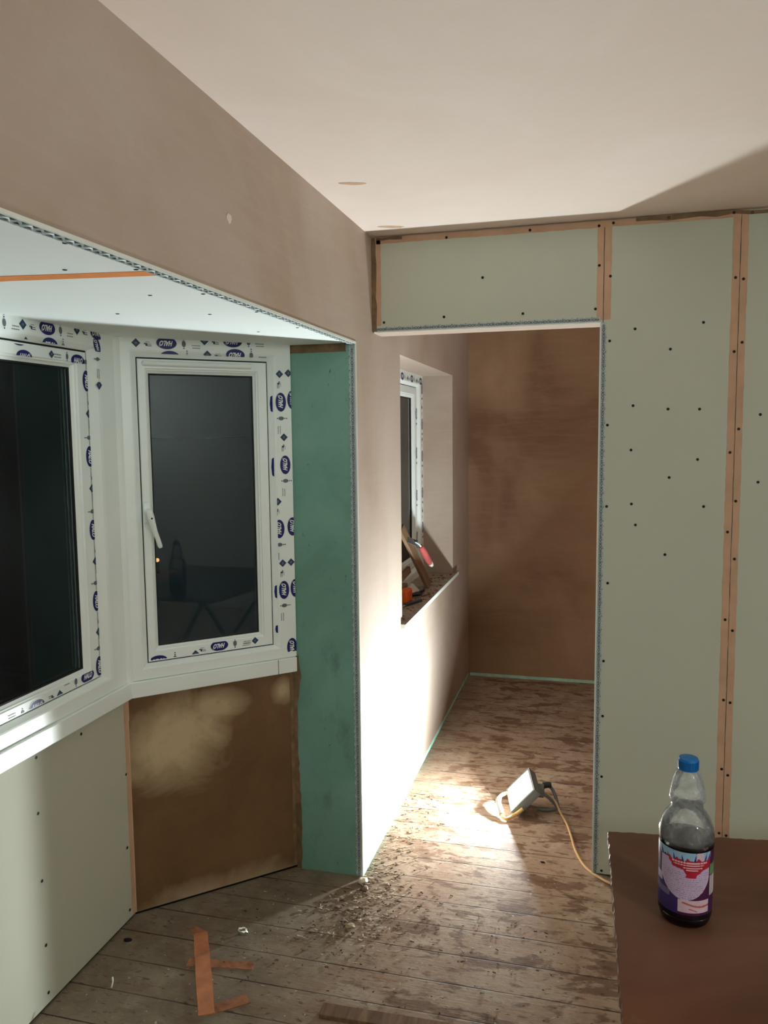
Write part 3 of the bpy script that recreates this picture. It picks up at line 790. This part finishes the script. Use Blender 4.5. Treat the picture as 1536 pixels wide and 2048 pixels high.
for i in range(7):
    x = -LW/2+LW*(i+0.5)/7; m.box((x-0.003, -LH/2+0.012, -0.046), (x+0.003, LH/2-0.012, -0.034))
m.xf(R3).build('cooling_fin', GREYP, hs)
m = MB()
for lo, hi in (((-LW/2-e, -LH/2-e, -0.002), (-LW/2, LH/2+e, 0.006)), ((LW/2, -LH/2-e, -0.002), (LW/2+e, LH/2+e, 0.006)), ((-LW/2, -LH/2-e, -0.002), (LW/2, -LH/2, 0.006)), ((-LW/2, LH/2, -0.002), (LW/2, LH/2+e, 0.006))): m.box(lo, hi)
m.xf(R3).build('bezel', GREYP, wlz)
def quad(hw, hh, z): return [(-hw, -hh, z), (hw, -hh, z), (hw, hh, z), (-hw, hh, z)]
m = MB(); m.add(quad(LW/2, LH/2, 0.001), [(0, 1, 2, 3)])
lp = m.xf(R3).build('led_panel', m_emit('led_diffuser', LAMP_COLOR, 14.0), wlz)
m = MB(); m.add(quad(0.033, 0.033, 0.0016), [(0, 1, 2, 3)])
m.xf(R3).build('led_chips', m_emit('led_light', LAMP_COLOR, LAMP_STRENGTH), lp)
off = Vector((-LC.x, -LC.y, 0))
loc = lambda *p: Vector(p)+off
# U-shaped handle lying to the left with a foam grip
pts = catmull([loc(0.500, 3.490, 0.060), loc(0.467, 3.478, 0.045), loc(0.440, 3.440, 0.046), loc(0.432, 3.395, 0.042), loc(0.448, 3.350, 0.031), loc(0.458, 3.312, 0.017), loc(0.478, 3.294, 0.0125), loc(0.512, 3.318, 0.022), loc(0.545, 3.335, 0.045)], 8)
m = MB(); m.tube(pts, 0.0078, 12); hf = m.build('handle', YEL, wlz)
g = catmull([loc(0.433, 3.412, 0.044), loc(0.434, 3.385, 0.040), loc(0.4575, 3.315, 0.0185)], 8)
m = MB(); m.tube(g, 0.0118, 14); m.build('foam_grip', FOAM, hf)
# stand behind: bent tube, foot, knob
m = MB()
m.tube(catmull([loc(0.612, 3.47, 0.085), loc(0.650, 3.495, 0.085), loc(0.675, 3.475, 0.055), loc(0.690, 3.455, 0.010)], 8), 0.0075, 12)
m.tube(catmull([loc(0.690, 3.455, 0.010), loc(0.650, 3.425, 0.010), loc(0.600, 3.425, 0.010)], 8), 0.0075, 12)
m.tube(catmull([loc(0.610, 3.42, 0.075), loc(0.640, 3.44, 0.065), loc(0.690, 3.455, 0.012)], 8), 0.007, 12)
m.build('stand', GREYP, wlz)
m = MB(); m.tube([loc(0.622, 3.475, 0.098), loc(0.655, 3.487, 0.098)], 0.0125, 14); m.build('tilt_knob', DARKP, wlz)
m = MB(); m.box((0.590-LC.x, 3.425-LC.y, 0.06), (0.628-LC.x, 3.475-LC.y, 0.105)); m.build('junction_box', GREYP, wlz, 0.004)
cord = catmull([loc(0.628, 3.46, 0.07), loc(0.672, 3.452, 0.045), loc(0.702, 3.405, 0.012), loc(0.734, 3.31, 0.0065), loc(0.756, 3.20, 0.0055), loc(0.772, 3.11, 0.0055), loc(0.80, 3.02, 0.0055), loc(0.826, 2.972, 0.0055), loc(0.858, 2.938, 0.0055), loc(0.91, 2.90, 0.0055), loc(1.05, 2.86, 0.0055), loc(1.35, 2.85, 0.0055), loc(1.8, 2.9, 0.0055)], 10)
m = MB(); m.tube(cord, 0.0048, 8); m.build('power_cord', simple('orange_cord', srgb(216, 182, 136), 0.5, 0.4, 0.05), wlz)

# ------------------------------------------------------------------ spot board on its stand, bottle
TZ = 0.76
sb = empty('spot_board', (1.4, 1.4, 0))
tag(sb, 'brown plaster-stained mixing board carrying the squash bottle, lower right', 'mixing board')
corners = [(0.866, 1.797), (0.884, 0.95), (1.93, 0.93), (1.93, 1.93)]
def rag_edge(a, b, step, amp, seed):
    rnd = random.Random(seed); a, b = Vector(a), Vector(b); L = (b-a).length; n = max(2, int(L/step)); nn = Vector((-(b-a).y, (b-a).x)).normalized()
    return [tuple(a+(b-a)*(i/n)+nn*(rnd.uniform(-amp, amp) if i else 0)) for i in range(n)]
poly = []
for i in range(4): poly += rag_edge(corners[i], corners[(i+1) % 4], 0.011, 0.0017, 40+i)
poly = [(x-1.4, y-1.4) for x, y in poly]
m = MB(); m.prism(poly, TZ-0.018, TZ); m.build('board', SPOT, sb, 0.003, 2)
LEGM = simple('stand_steel', srgb(90, 92, 96), 0.5, 0.5, 0.1, 10, 0.6)
for sx, sy in ((-0.38, 0.26), (0.38, 0.34), (-0.38, -0.32), (0.38, -0.32)):
    m = MB(); m.tube([(sx, sy, TZ-0.018), (sx*0.98, -sy*0.6, 0.0)], 0.014, 10); m.build('leg', LEGM, sb)
m = MB(); m.tube([(-0.38, 0.30, TZ-0.03), (0.38, 0.30, TZ-0.03)], 0.012, 10); m.build('cross_bar', LEGM, sb)
m = MB(); m.tube([(-0.38, -0.32, TZ-0.03), (0.38, -0.32, TZ-0.03)], 0.012, 10); m.build('cross_bar', LEGM, sb)

bt = empty('drink_bottle', (1.0, 1.5, TZ)); bt.rotation_euler = (0, 0, 0)
tag(bt, 'part-full plastic bottle of dark squash with a blue cap, on the brown board', 'bottle')
prof = [(0.030, 0.0008), (0.040, 0.002), (0.0440, 0.008), (0.0465, 0.020), (0.0472, 0.03), (0.0472, 0.148), (0.0480, 0.152), (0.0486, 0.160), (0.0480, 0.170), (0.0462, 0.180), (0.0425, 0.192), (0.0360, 0.203), (0.0300, 0.211), (0.0282, 0.216), (0.0282, 0.222), (0.0300, 0.226), (0.0318, 0.232), (0.0312, 0.240), (0.0285, 0.255), (0.0245, 0.270), (0.0212, 0.279), (0.0190, 0.2825), (0.0165, 0.284), (0.0150, 0.290), (0.0150, 0.300)]
def smooth_prof(p, n=4):
    q = catmull([(r, z, 0) for r, z in p], n); return [(max(0.0005, v.x), v.y) for v in q]
m = MB(); m.lathe(smooth_prof(prof), 56)
nb = len(m.f); m.f = m.f[:-2]; m.mi = m.mi[:-2]; m.sm = m.sm[:-2]
bb_ = [(0.0005, 0.004), (0.030, 0.0008)]
m.lathe(bb_, 56); m.f = m.f[:-2]; m.mi = m.mi[:-2]; m.sm = m.sm[:-2]
m.build('bottle_body', BOTTLE, bt)
liq = [(0.0005, 0.005), (0.03, 0.003)]+[(r-0.0012, z+0.001) for r, z in prof[1:6]]+[(0.0468, 0.152), (0.0474, 0.157)]
LIQ = simple('dark_purple_drink', (0.010, 0.007, 0.014), 0.12, 0.5, 0.2, 8)
m = MB(); m.lathe(liq, 56); m.build('drink', LIQ, bt)
m = MB(); cp = [(0.0150, 0.2845), (0.0172, 0.285), (0.0176, 0.2865), (0.0174, 0.303), (0.0165, 0.3065), (0.0145, 0.3075)]
m.lathe(cp, 40)
for k in range(40):
    a = 2*PI*k/40; c, s_ = math.cos(a), math.sin(a)
    m.box((-0.0006, 0.0170, 0.2875), (0.0006, 0.01835, 0.302), 0, Matrix.Rotation(a, 4, 'Z'))
m.build('cap', simple('blue_cap', srgb(10, 112, 190), 0.35, 0.4, 0.03), bt)
# the wrap-round label: printed areas in the mesh of one curved sheet
RL, Z0, Z1 = 0.0478, 0.030, 0.148
view = math.atan2(-1.5, 0.8277-1.0)      # side turned to the room
NU, NV = 300, 120
cols = [srgb(58, 40, 108), srgb(150, 190, 222), srgb(176, 34, 58), srgb(198, 180, 214), srgb(74, 28, 70), srgb(214, 190, 206), srgb(226, 226, 222), srgb(120, 104, 140), srgb(232, 196, 204), srgb(196, 90, 90), srgb(104, 150, 104)]
LM = [simple('label_ink_%s' % n_, c, 0.35, 0.4, 0.05, 60) for n_, c in zip(('violet', 'sky', 'red', 'lilac', 'plum', 'pink', 'white', 'grey', 'rose', 'coral', 'green'), cols)]
rl = random.Random(11)
spikes = [(-0.82, 0.9), (-0.62, 0.55), (-0.4, 0.9), (-0.28, 0.35), (-0.1, 0.7), (0.32, 0.98), (0.68, 1.0), (0.8, 0.8)]
def lab(u, v):
    """u: -1..1 across the visible half (more beyond), v: 0 bottom..1 top"""
    if abs(u) > 1.25: 
        return 0 if v < 0.7 else 4
    sc_ = 0.03*math.sin(u*17)+0.02*math.sin(u*31)
    if 0.86 < u < 1.12:
        if 0.28 < v < 0.60: return 6 if int(u*90) % 3 else 7
        if 0.62 < v < 0.78: return 10
        return 4
    if v > 0.86+sc_*0.6 + 0.02:
        for (c, h) in spikes:
            if abs(u-c-0.06*(v-0.86)/0.14*(1 if c > 0 else -1)) < 0.035*(1.05-(v-0.86)/0.14/h): return 0
        return 1 if u < 0.4 or u > 0.64 else 5
    tab = ((0.60, 0.03, 0.34), (0.68, 0.0, 0.5), (0.725, -0.12, 0.66), (0.745, -0.45, 0.8), (0.80, -0.55, 0.86), (0.90, -0.70, 0.86))
    if v > 0.60:
        for (v0, a0, b0), (v1, a1, b1) in zip(tab, tab[1:]):
            if v0 <= v < v1:
                k_ = (v-v0)/(v1-v0); wv = 0.02*math.sin(v*90)
                if a0+(a1-a0)*k_+wv < u < b0+(b1-b0)*k_-wv:
                    for r_, a, b in ((0.838, -0.48, 0.74), (0.797, -0.42, 0.64), (0.757, -0.10, 0.58), (0.722, 0.02, 0.44)):
                        if abs(v-r_) < 0.009 and a < u < b and (int((u+2)*70) % 7) not in (0,): return 8
                    return 2
    # tulip-shaped pale panel
    if 0.24 < v <= 0.86:
        edge = 0.84*math.sqrt(max(0, 1-((0.62-v)/0.38)**2)) if v < 0.62 else 0.84
        if abs(u+0.02) < edge:
            if abs(u+0.02) > edge-0.035: return 5
            if v < 0.70 and (int(v*120) % 4 == 0) and rl.random() < 0.45: return 7
            return 3
    if v < 0.24:
        if -0.25 < u < 0.82:
            if abs(v-(0.17-0.03*math.sin((u-0.2)*4))) < 0.014 and u > -0.1: return 9
            if abs(v-0.08-0.02*math.sin(u*9)) < 0.008 and 0.15 < u < 0.45: return 9
            return 5 if v > 0.04 else 4
        return 0
    if u < -0.55 and v < 0.34: return 7
    if -0.98 < u < -0.82 and 0.42 < v < 0.54: return 3
    return 0 if u < 0.2 else 4
m = MB(); vv = []
for j in range(NV+1):
    for i in range(NU):
        th = view-2*PI*(i/NU-0.5)*-1
        vv.append((RL*math.cos(th), RL*math.sin(th), Z0+(Z1-Z0)*j/NV))
m.v = vv
for j in range(NV):
    for i in range(NU):
        m.f.append([j*NU+i, j*NU+(i+1) % NU, (j+1)*NU+(i+1) % NU, (j+1)*NU+i])
        th = 2*PI*((i+0.5)/NU-0.5); u = math.sin(th) if abs(th) < PI/2 else (1+abs(th)-PI/2)*(1 if th > 0 else -1)
        m.mi.append(lab(u, (j+0.5)/NV)); m.sm.append(True)
m.build('label', LM, bt)

# ------------------------------------------------------------------ things on the inner window sill
def plank(name, p0, p1, w, t, mat, label, cat, upv=(1, 0, 0)):
    """straight batten from p0 to p1, w wide, t thick"""
    p0, p1 = Vector(p0), Vector(p1); d = (p1-p0); L = d.length; d.normalize()
    a = (Vector(upv)-d*d.dot(Vector(upv))).normalized(); b = d.cross(a)
    M_ = Matrix((b, d, a)).transposed().to_4x4(); M_.translation = p0
    m = MB(); m.box((-w/2, 0, -t/2), (w/2, L, t/2)); o = m.build(name, mat, None, 0.0015, 1); o.matrix_world = M_
    return tag(o, label, cat)
plank('timber_batten', (-0.052, 4.24, SZ+0.009), (-0.172, 4.10, 1.165), 0.075, 0.018, WOOD, 'long timber batten leaning against the inner window', 'batten')
plank('timber_batten', (-0.135, 3.70, SZ+0.082), (-0.145, 4.16, SZ+0.110), 0.036, 0.020, WOOD, 'upper short timber batten lying behind the leaning one', 'batten', (1, 0, 0.2))
plank('timber_batten', (-0.140, 3.72, SZ+0.056), (-0.140, 4.00, SZ+0.056), 0.05, 0.022, WOOD, 'lower timber batten under the short one, inner sill', 'batten', (0, 0, 1))
plank('timber_block', (-0.155, 3.62, SZ+0.021), (-0.155, 4.02, SZ+0.021), 0.055, 0.04, WOODX, 'dark timber block at the back of the inner sill', 'block', (0, 0, 1))
# red-handled trowel propped up
tw = empty('trowel', (-0.06, 4.2, SZ)); tag(tw, 'red-handled jointing trowel propped on the timber, inner sill', 'trowel')
l3 = lambda x, y, z: (x+0.06, y-4.2, z-SZ)
hpts = [l3(-0.062, 4.085, 1.070), l3(-0.061, 4.13, 1.045), l3(-0.060, 4.20, 1.005), l3(-0.059, 4.27, 0.965), l3(-0.058, 4.30, 0.945)]
m = MB(); m.tube(catmull(hpts, 6), [0.013+0.006*math.sin(PI*min(1, i/24)) for i in range(25)], 14); m.build('handle', simple('red_handle', srgb(162, 78, 74), 0.5, 0.3, 0.15, 40), tw)
m = MB(); m.tube([l3(-0.058, 4.298, 0.947), l3(-0.057, 4.325, 0.932), l3(-0.057, 4.335, 0.926)], [0.0165, 0.016, 0.007], 14); m.build('end_cap', simple('pale_cap', srgb(224, 220, 210), 0.4, 0.4, 0.05), tw)
m = MB(); m.tube([l3(-0.062, 4.087, 1.069), l3(-0.066, 4.06, 1.085), l3(-0.08, 4.03, 1.10)], [0.006, 0.005, 0.004], 10); m.build('tang', STEEL, tw)
m = MB()
bl = [l3(-0.068, 4.06, 1.082), l3(-0.076, 4.045, 1.074), l3(-0.115, 4.00, 1.100), l3(-0.118, 4.015, 1.128), l3(-0.078, 4.055, 1.104)]
m.add(bl+[(x+0.001, y, z+0.0015) for x, y, z in bl], [(0, 1, 2, 3, 4), (9, 8, 7, 6, 5)]+[(i, (i+1) % 5, (i+1) % 5+5, i+5) for i in range(5)]); m.build('blade', simple('dull_blade', srgb(70, 68, 64), 0.5, 0.4, 0.2, 40), tw)
# pale plaster lump
def lump(name, c, r, mat, label, cat, seed, flat=0.5, group=None, kind=None):
    bm = bmesh.new(); bmesh.ops.create_icosphere(bm, subdivisions=2, radius=1.0); rnd = random.Random(seed)
    for v in bm.verts:
        k = rnd.uniform(0.7, 1.1); v.co = Vector((v.co.x*r[0]*k, v.co.y*r[1]*k, max(-0.55, v.co.z)*r[2]*k))
    zm = min(v.co.z for v in bm.verts)
    for v in bm.verts: v.co.z -= zm
    me = bpy.data.meshes.new(name); bm.to_mesh(me); bm.free(); me.materials.append(mat); o = link(name, me); o.location = c
    return tag(o, label, cat, group, kind)
m = MB(); m.add([(0, 0, 0), (0.075, -0.02, 0), (0.09, 0.13, 0), (0.0, 0.15, 0), (0, 0.0, 0.05), (0.02, 0.0, 0.05), (0.02, 0.14, 0.06), (0, 0.15, 0.06)], [(3, 2, 1, 0), (4, 5, 6, 7), (0, 1, 5, 4), (1, 2, 6, 5), (2, 3, 7, 6), (3, 0, 4, 7)])
o = m.build('plasterboard_wedge', simple('pale_offcut', srgb(206, 200, 186), 0.7, 0.2, 0.08, 40), None, 0.002); o.location = (-0.128, 4.03, SZ); o.scale = (0.62, 0.7, 0.7); tag(o, 'pale wedge-shaped offcut beside the foot of the leaning batten', 'offcut')
# orange and black tape measure
tm = empty('tape_measure', (-0.085, 3.86, SZ)); tag(tm, 'orange and black tape measure at the near end of the inner sill', 'tape measure')
m = MB(); m.prism([(-0.03, -0.06), (0.012, -0.06), (0.018, -0.04), (0.018, 0.045), (-0.03, 0.045)], 0.0, 0.062); m.build('case', simple('orange_case', srgb(226, 92, 24), 0.45, 0.35, 0.08), tm, 0.008, 3)
m = MB(); m.prism([(-0.022, 0.045), (0.012, 0.045), (0.010, 0.062), (-0.020, 0.062)], 0.004, 0.05); m.build('nose', BLACK, tm, 0.004, 2)
# dark hand tools
m = MB(); m.tube([(-0.085, 3.965, SZ+0.012), (-0.060, 3.985, SZ+0.014), (-0.035, 3.985, SZ+0.010)], [0.008, 0.013, 0.006], 10); m.tube([(-0.05, 4.10, SZ+0.012), (-0.052, 4.04, SZ+0.014), (-0.06, 3.985, SZ+0.014)], [0.007, 0.009, 0.009], 10)
tag(m.build('pliers', BLACK), 'black pliers lying beside the orange tape measure', 'pliers')
m = MB(); m.tube([(-0.058, 3.93, SZ+0.005), (-0.006, 4.06, SZ+0.004)], 0.003, 8); tag(m.build('metal_rod', WOODX), 'thin rod lying across the middle of the inner sill', 'rod')
kn = empty('utility_knife', (-0.04, 3.80, SZ)); tag(kn, 'dark utility knife lying nearest the front of the inner sill', 'knife')
m = MB(); m.prism([(-0.034, -0.062), (-0.018, -0.066), (0.034, 0.062), (0.020, 0.076)], 0.0, 0.014); m.build('handle', DARKP, kn, 0.003, 2)
m = MB(); m.prism([(-0.030, -0.062), (-0.022, -0.066), (-0.036, -0.10)], 0.005, 0.007); m.build('blade', STEEL, kn)
CR = simple('brown_crumb', srgb(118, 88, 64), 0.8, 0.15, 0.2, 60)
m = MB(); rr = random.Random(3)
for i in range(90):
    x = rr.uniform(-0.10, 0.012); y = rr.uniform(3.45, 4.68); s_ = rr.uniform(0.0012, 0.0045); a = rr.uniform(0, PI)
    m.box((-s_*1.8, -s_, 0), (s_*1.8, s_, s_*0.8), 0, Matrix.Translation((x, y, SZ)) @ Matrix.Rotation(a, 4, 'Z'))
tag(m.build('plaster_crumbs', CR), 'brown plaster crumbs scattered along the inner window sill', 'crumbs', kind='stuff')

# ------------------------------------------------------------------ things on the floor
def strip(name, pts, w, mat, label, cat, z=0.0012):
    m = MB(); P = [Vector(p) for p in pts]; L_ = []; R_ = []
    for i, p in enumerate(P):
        d = (P[min(i+1, len(P)-1)]-P[max(i-1, 0)]).normalized(); n = Vector((-d.y, d.x)); k = random.uniform(0.96, 1.04)
        L_.append(p+n*w/2*k); R_.append(p-n*w/2*k)
    n = len(P); vv = []
    for A_ in (L_, R_):
        for p in A_: vv.append((p.x, p.y, z+random.uniform(0, 0.0008)))
    for A_ in (L_, R_):
        for p in A_: vv.append((p.x, p.y, 0.0))
    fs = []
    for i in range(n-1): fs += [(i, i+1, n+i+1, n+i), (i, 2*n+i, 2*n+i+1, i+1), (n+i, n+i+1, 3*n+i+1, 3*n+i)]
    fs += [(0, n, 3*n, 2*n), (n-1, 3*n-1, 4*n-1, 2*n-1)]
    m.add(vv, fs); return tag(m.build(name, mat), label, cat)
TAPEF = simple('dirty_orange_tape', srgb(204, 138, 102), 0.6, 0.3, 0.22, 18)
TAPED = simple('trodden_orange_tape', srgb(166, 114, 86), 0.65, 0.25, 0.4, 26)
def seg(a, b, n=8): return [(a[0]+(b[0]-a[0])*i/n, a[1]+(b[1]-a[1])*i/n) for i in range(n+1)]
strip('floor_tape', seg((-0.432, 2.275), (-0.234, 1.935)), 0.047, TAPEF, 'long clean strip of orange tape stuck to the floor by the bay', 'tape', 0.0022)
strip('floor_tape', seg((-0.40, 2.13), (-0.19, 2.165)), 0.036, TAPED, 'scuffed crosswise piece of orange tape, middle of the long strip', 'tape', 0.0012)
strip('floor_tape', seg((-0.245, 1.945), (-0.145, 2.025)), 0.04, TAPED, 'short slanting piece of orange tape at the near end of the long strip', 'tape', 0.0014)
strip('floor_tape', seg((-0.475, 2.293), (-0.41, 2.27)), 0.03, TAPED, 'folded torn end of orange tape at the far end of the long strip', 'tape', 0.0012)
plank('timber_offcut', (0.085, 2.025, 0.007), (0.48, 2.035, 0.007), 0.05, 0.014, WOODX, 'flat dirty timber offcut on the floor at the bottom edge', 'offcut', (0, 0, 1))
# crumpled foil
m = MB(); rr = random.Random(9); pts = []
for k in range(15):
    a = 2*PI*k/14; r = 0.014+rr.uniform(-0.003, 0.004); pts.append((r*math.cos(a), r*0.8*math.sin(a), 0.006+rr.uniform(0, 0.008)))
m.tube(pts, [0.004+0.003*rr.random() for _ in pts], 6); o = m.build('foil_scrap', simple('bright_foil', (0.85, 0.85, 0.8), 0.22, 0.5, 0.1, 60, 1.0)); o.location = (-0.294, 2.308, 0); tag(o, 'crumpled shiny foil scrap on the floor beside the orange tape', 'foil')
lump('plaster_lump', (0.010, 2.70, 0.0), (0.020, 0.022, 0.011), simple('white_lump', srgb(226, 214, 200), 0.7, 0.2, 0.1, 40), 'pale crumbled lump of plaster at the foot of the wall corner', 'plaster lump', 4)
lump('plaster_lump', (0.032, 2.655, 0.0), (0.015, 0.017, 0.008), simple('grey_lump', srgb(128, 112, 98), 0.8, 0.2, 0.2, 40), 'grey crumbled lump of plaster just in front of the pale one', 'plaster lump', 6)
lump('plaster_lump', (0.045, 2.43, 0.0), (0.020, 0.016, 0.007), simple('buff_lump', srgb(176, 156, 134), 0.8, 0.2, 0.2, 40), 'buff flat lump of plaster among the shavings in front of the doorway', 'plaster lump', 7)
m = MB(); m.tube(catmull([(0, 0, 0.004), (0.004, 0.002, 0.022), (0.001, 0.006, 0.034)], 5), 0.0022, 6); o = m.build('wire_clipping', SILLW); o.location = (-0.566, 1.965, 0); tag(o, 'tiny white clipping standing on the floor near the bay front', 'clipping')
lump('wood_knot', (0.651, 2.998, 0.0), (0.010, 0.008, 0.002), BLACK, 'small black speck on the doorway floorboards near the cord', 'speck', 12)
lump('wood_knot', (-0.651, 2.184, 0.0), (0.016, 0.012, 0.0016), BLACK, 'black knot mark on the floor in the bay corner', 'speck', 13)

# shavings and chips swept towards the wall corner
m = MB(); rr = random.Random(21)
def chip(x, y, s_, mi):
    a = rr.uniform(-0.5, 0.6) if rr.random() < 0.6 else rr.uniform(0, PI); L_ = s_*rr.uniform(1.0, 3.2); w = s_*rr.uniform(0.35, 0.9); bow = rr.uniform(0.0, 0.2)*L_
    n = 4; vv = []
    for i in range(n+1):
        t = i/n-0.5; z = 0.0015+bow*(0.25-t*t)*1.6+rr.uniform(0, 0.001)
        for sd in (-1, 1): vv.append(Vector((t*L_, sd*w/2+t*t*s_*0.8, z)))
    R_ = Matrix.Translation((x, y, 0)) @ Matrix.Rotation(a, 4, 'Z')
    vv = [R_ @ v for v in vv]+[R_ @ (v-Vector((0, 0, 0.0012))) for v in vv]
    k = 2*(n+1); fs = []
    for i in range(n): fs += [(2*i, 2*i+1, 2*i+3, 2*i+2), (k+2*i, k+2*i+2, k+2*i+3, k+2*i+1), (2*i, 2*i+2, k+2*i+2, k+2*i), (2*i+1, k+2*i+1, k+2*i+3, 2*i+3)]
    m.add(vv, fs, mi)
for i in range(800):
    t = rr.random()
    if t < 0.62:      # spill in front of the corner
        x = rr.gauss(0.06, 0.11); y = rr.gauss(2.55, 0.13)
        if x < -0.01 and y > 2.70-0.0: continue
        if y > 2.45+1.55*(x+0.17) and x < 0.0: continue
    else:             # along the foot of the inner wall
        y = rr.uniform(2.7, 3.5); x = 0.012+abs(rr.gauss(0, 0.09))
    if x < 0.006 and y > YC-0.03: continue
    chip(x, y, rr.uniform(0.0025, 0.0075), rr.choice((0, 0, 1, 2, 3)))
for i in range(160):
    chip(rr.uniform(-0.35, 0.75), rr.uniform(2.09, 2.6), rr.uniform(0.002, 0.005), rr.choice((0, 1, 2, 2)))
tag(m.build('wood_shavings', [PALEWOOD, simple('brown_shaving', srgb(128, 108, 90), 0.7, 0.2, 0.2, 30), simple('dark_chip', srgb(70, 54, 44), 0.8, 0.2, 0.2, 30), simple('buff_chip', srgb(172, 152, 130), 0.8, 0.2, 0.2, 30)]),
    'loose wood shavings and chips strewn over the floorboards by the doorway', 'shavings', kind='stuff')
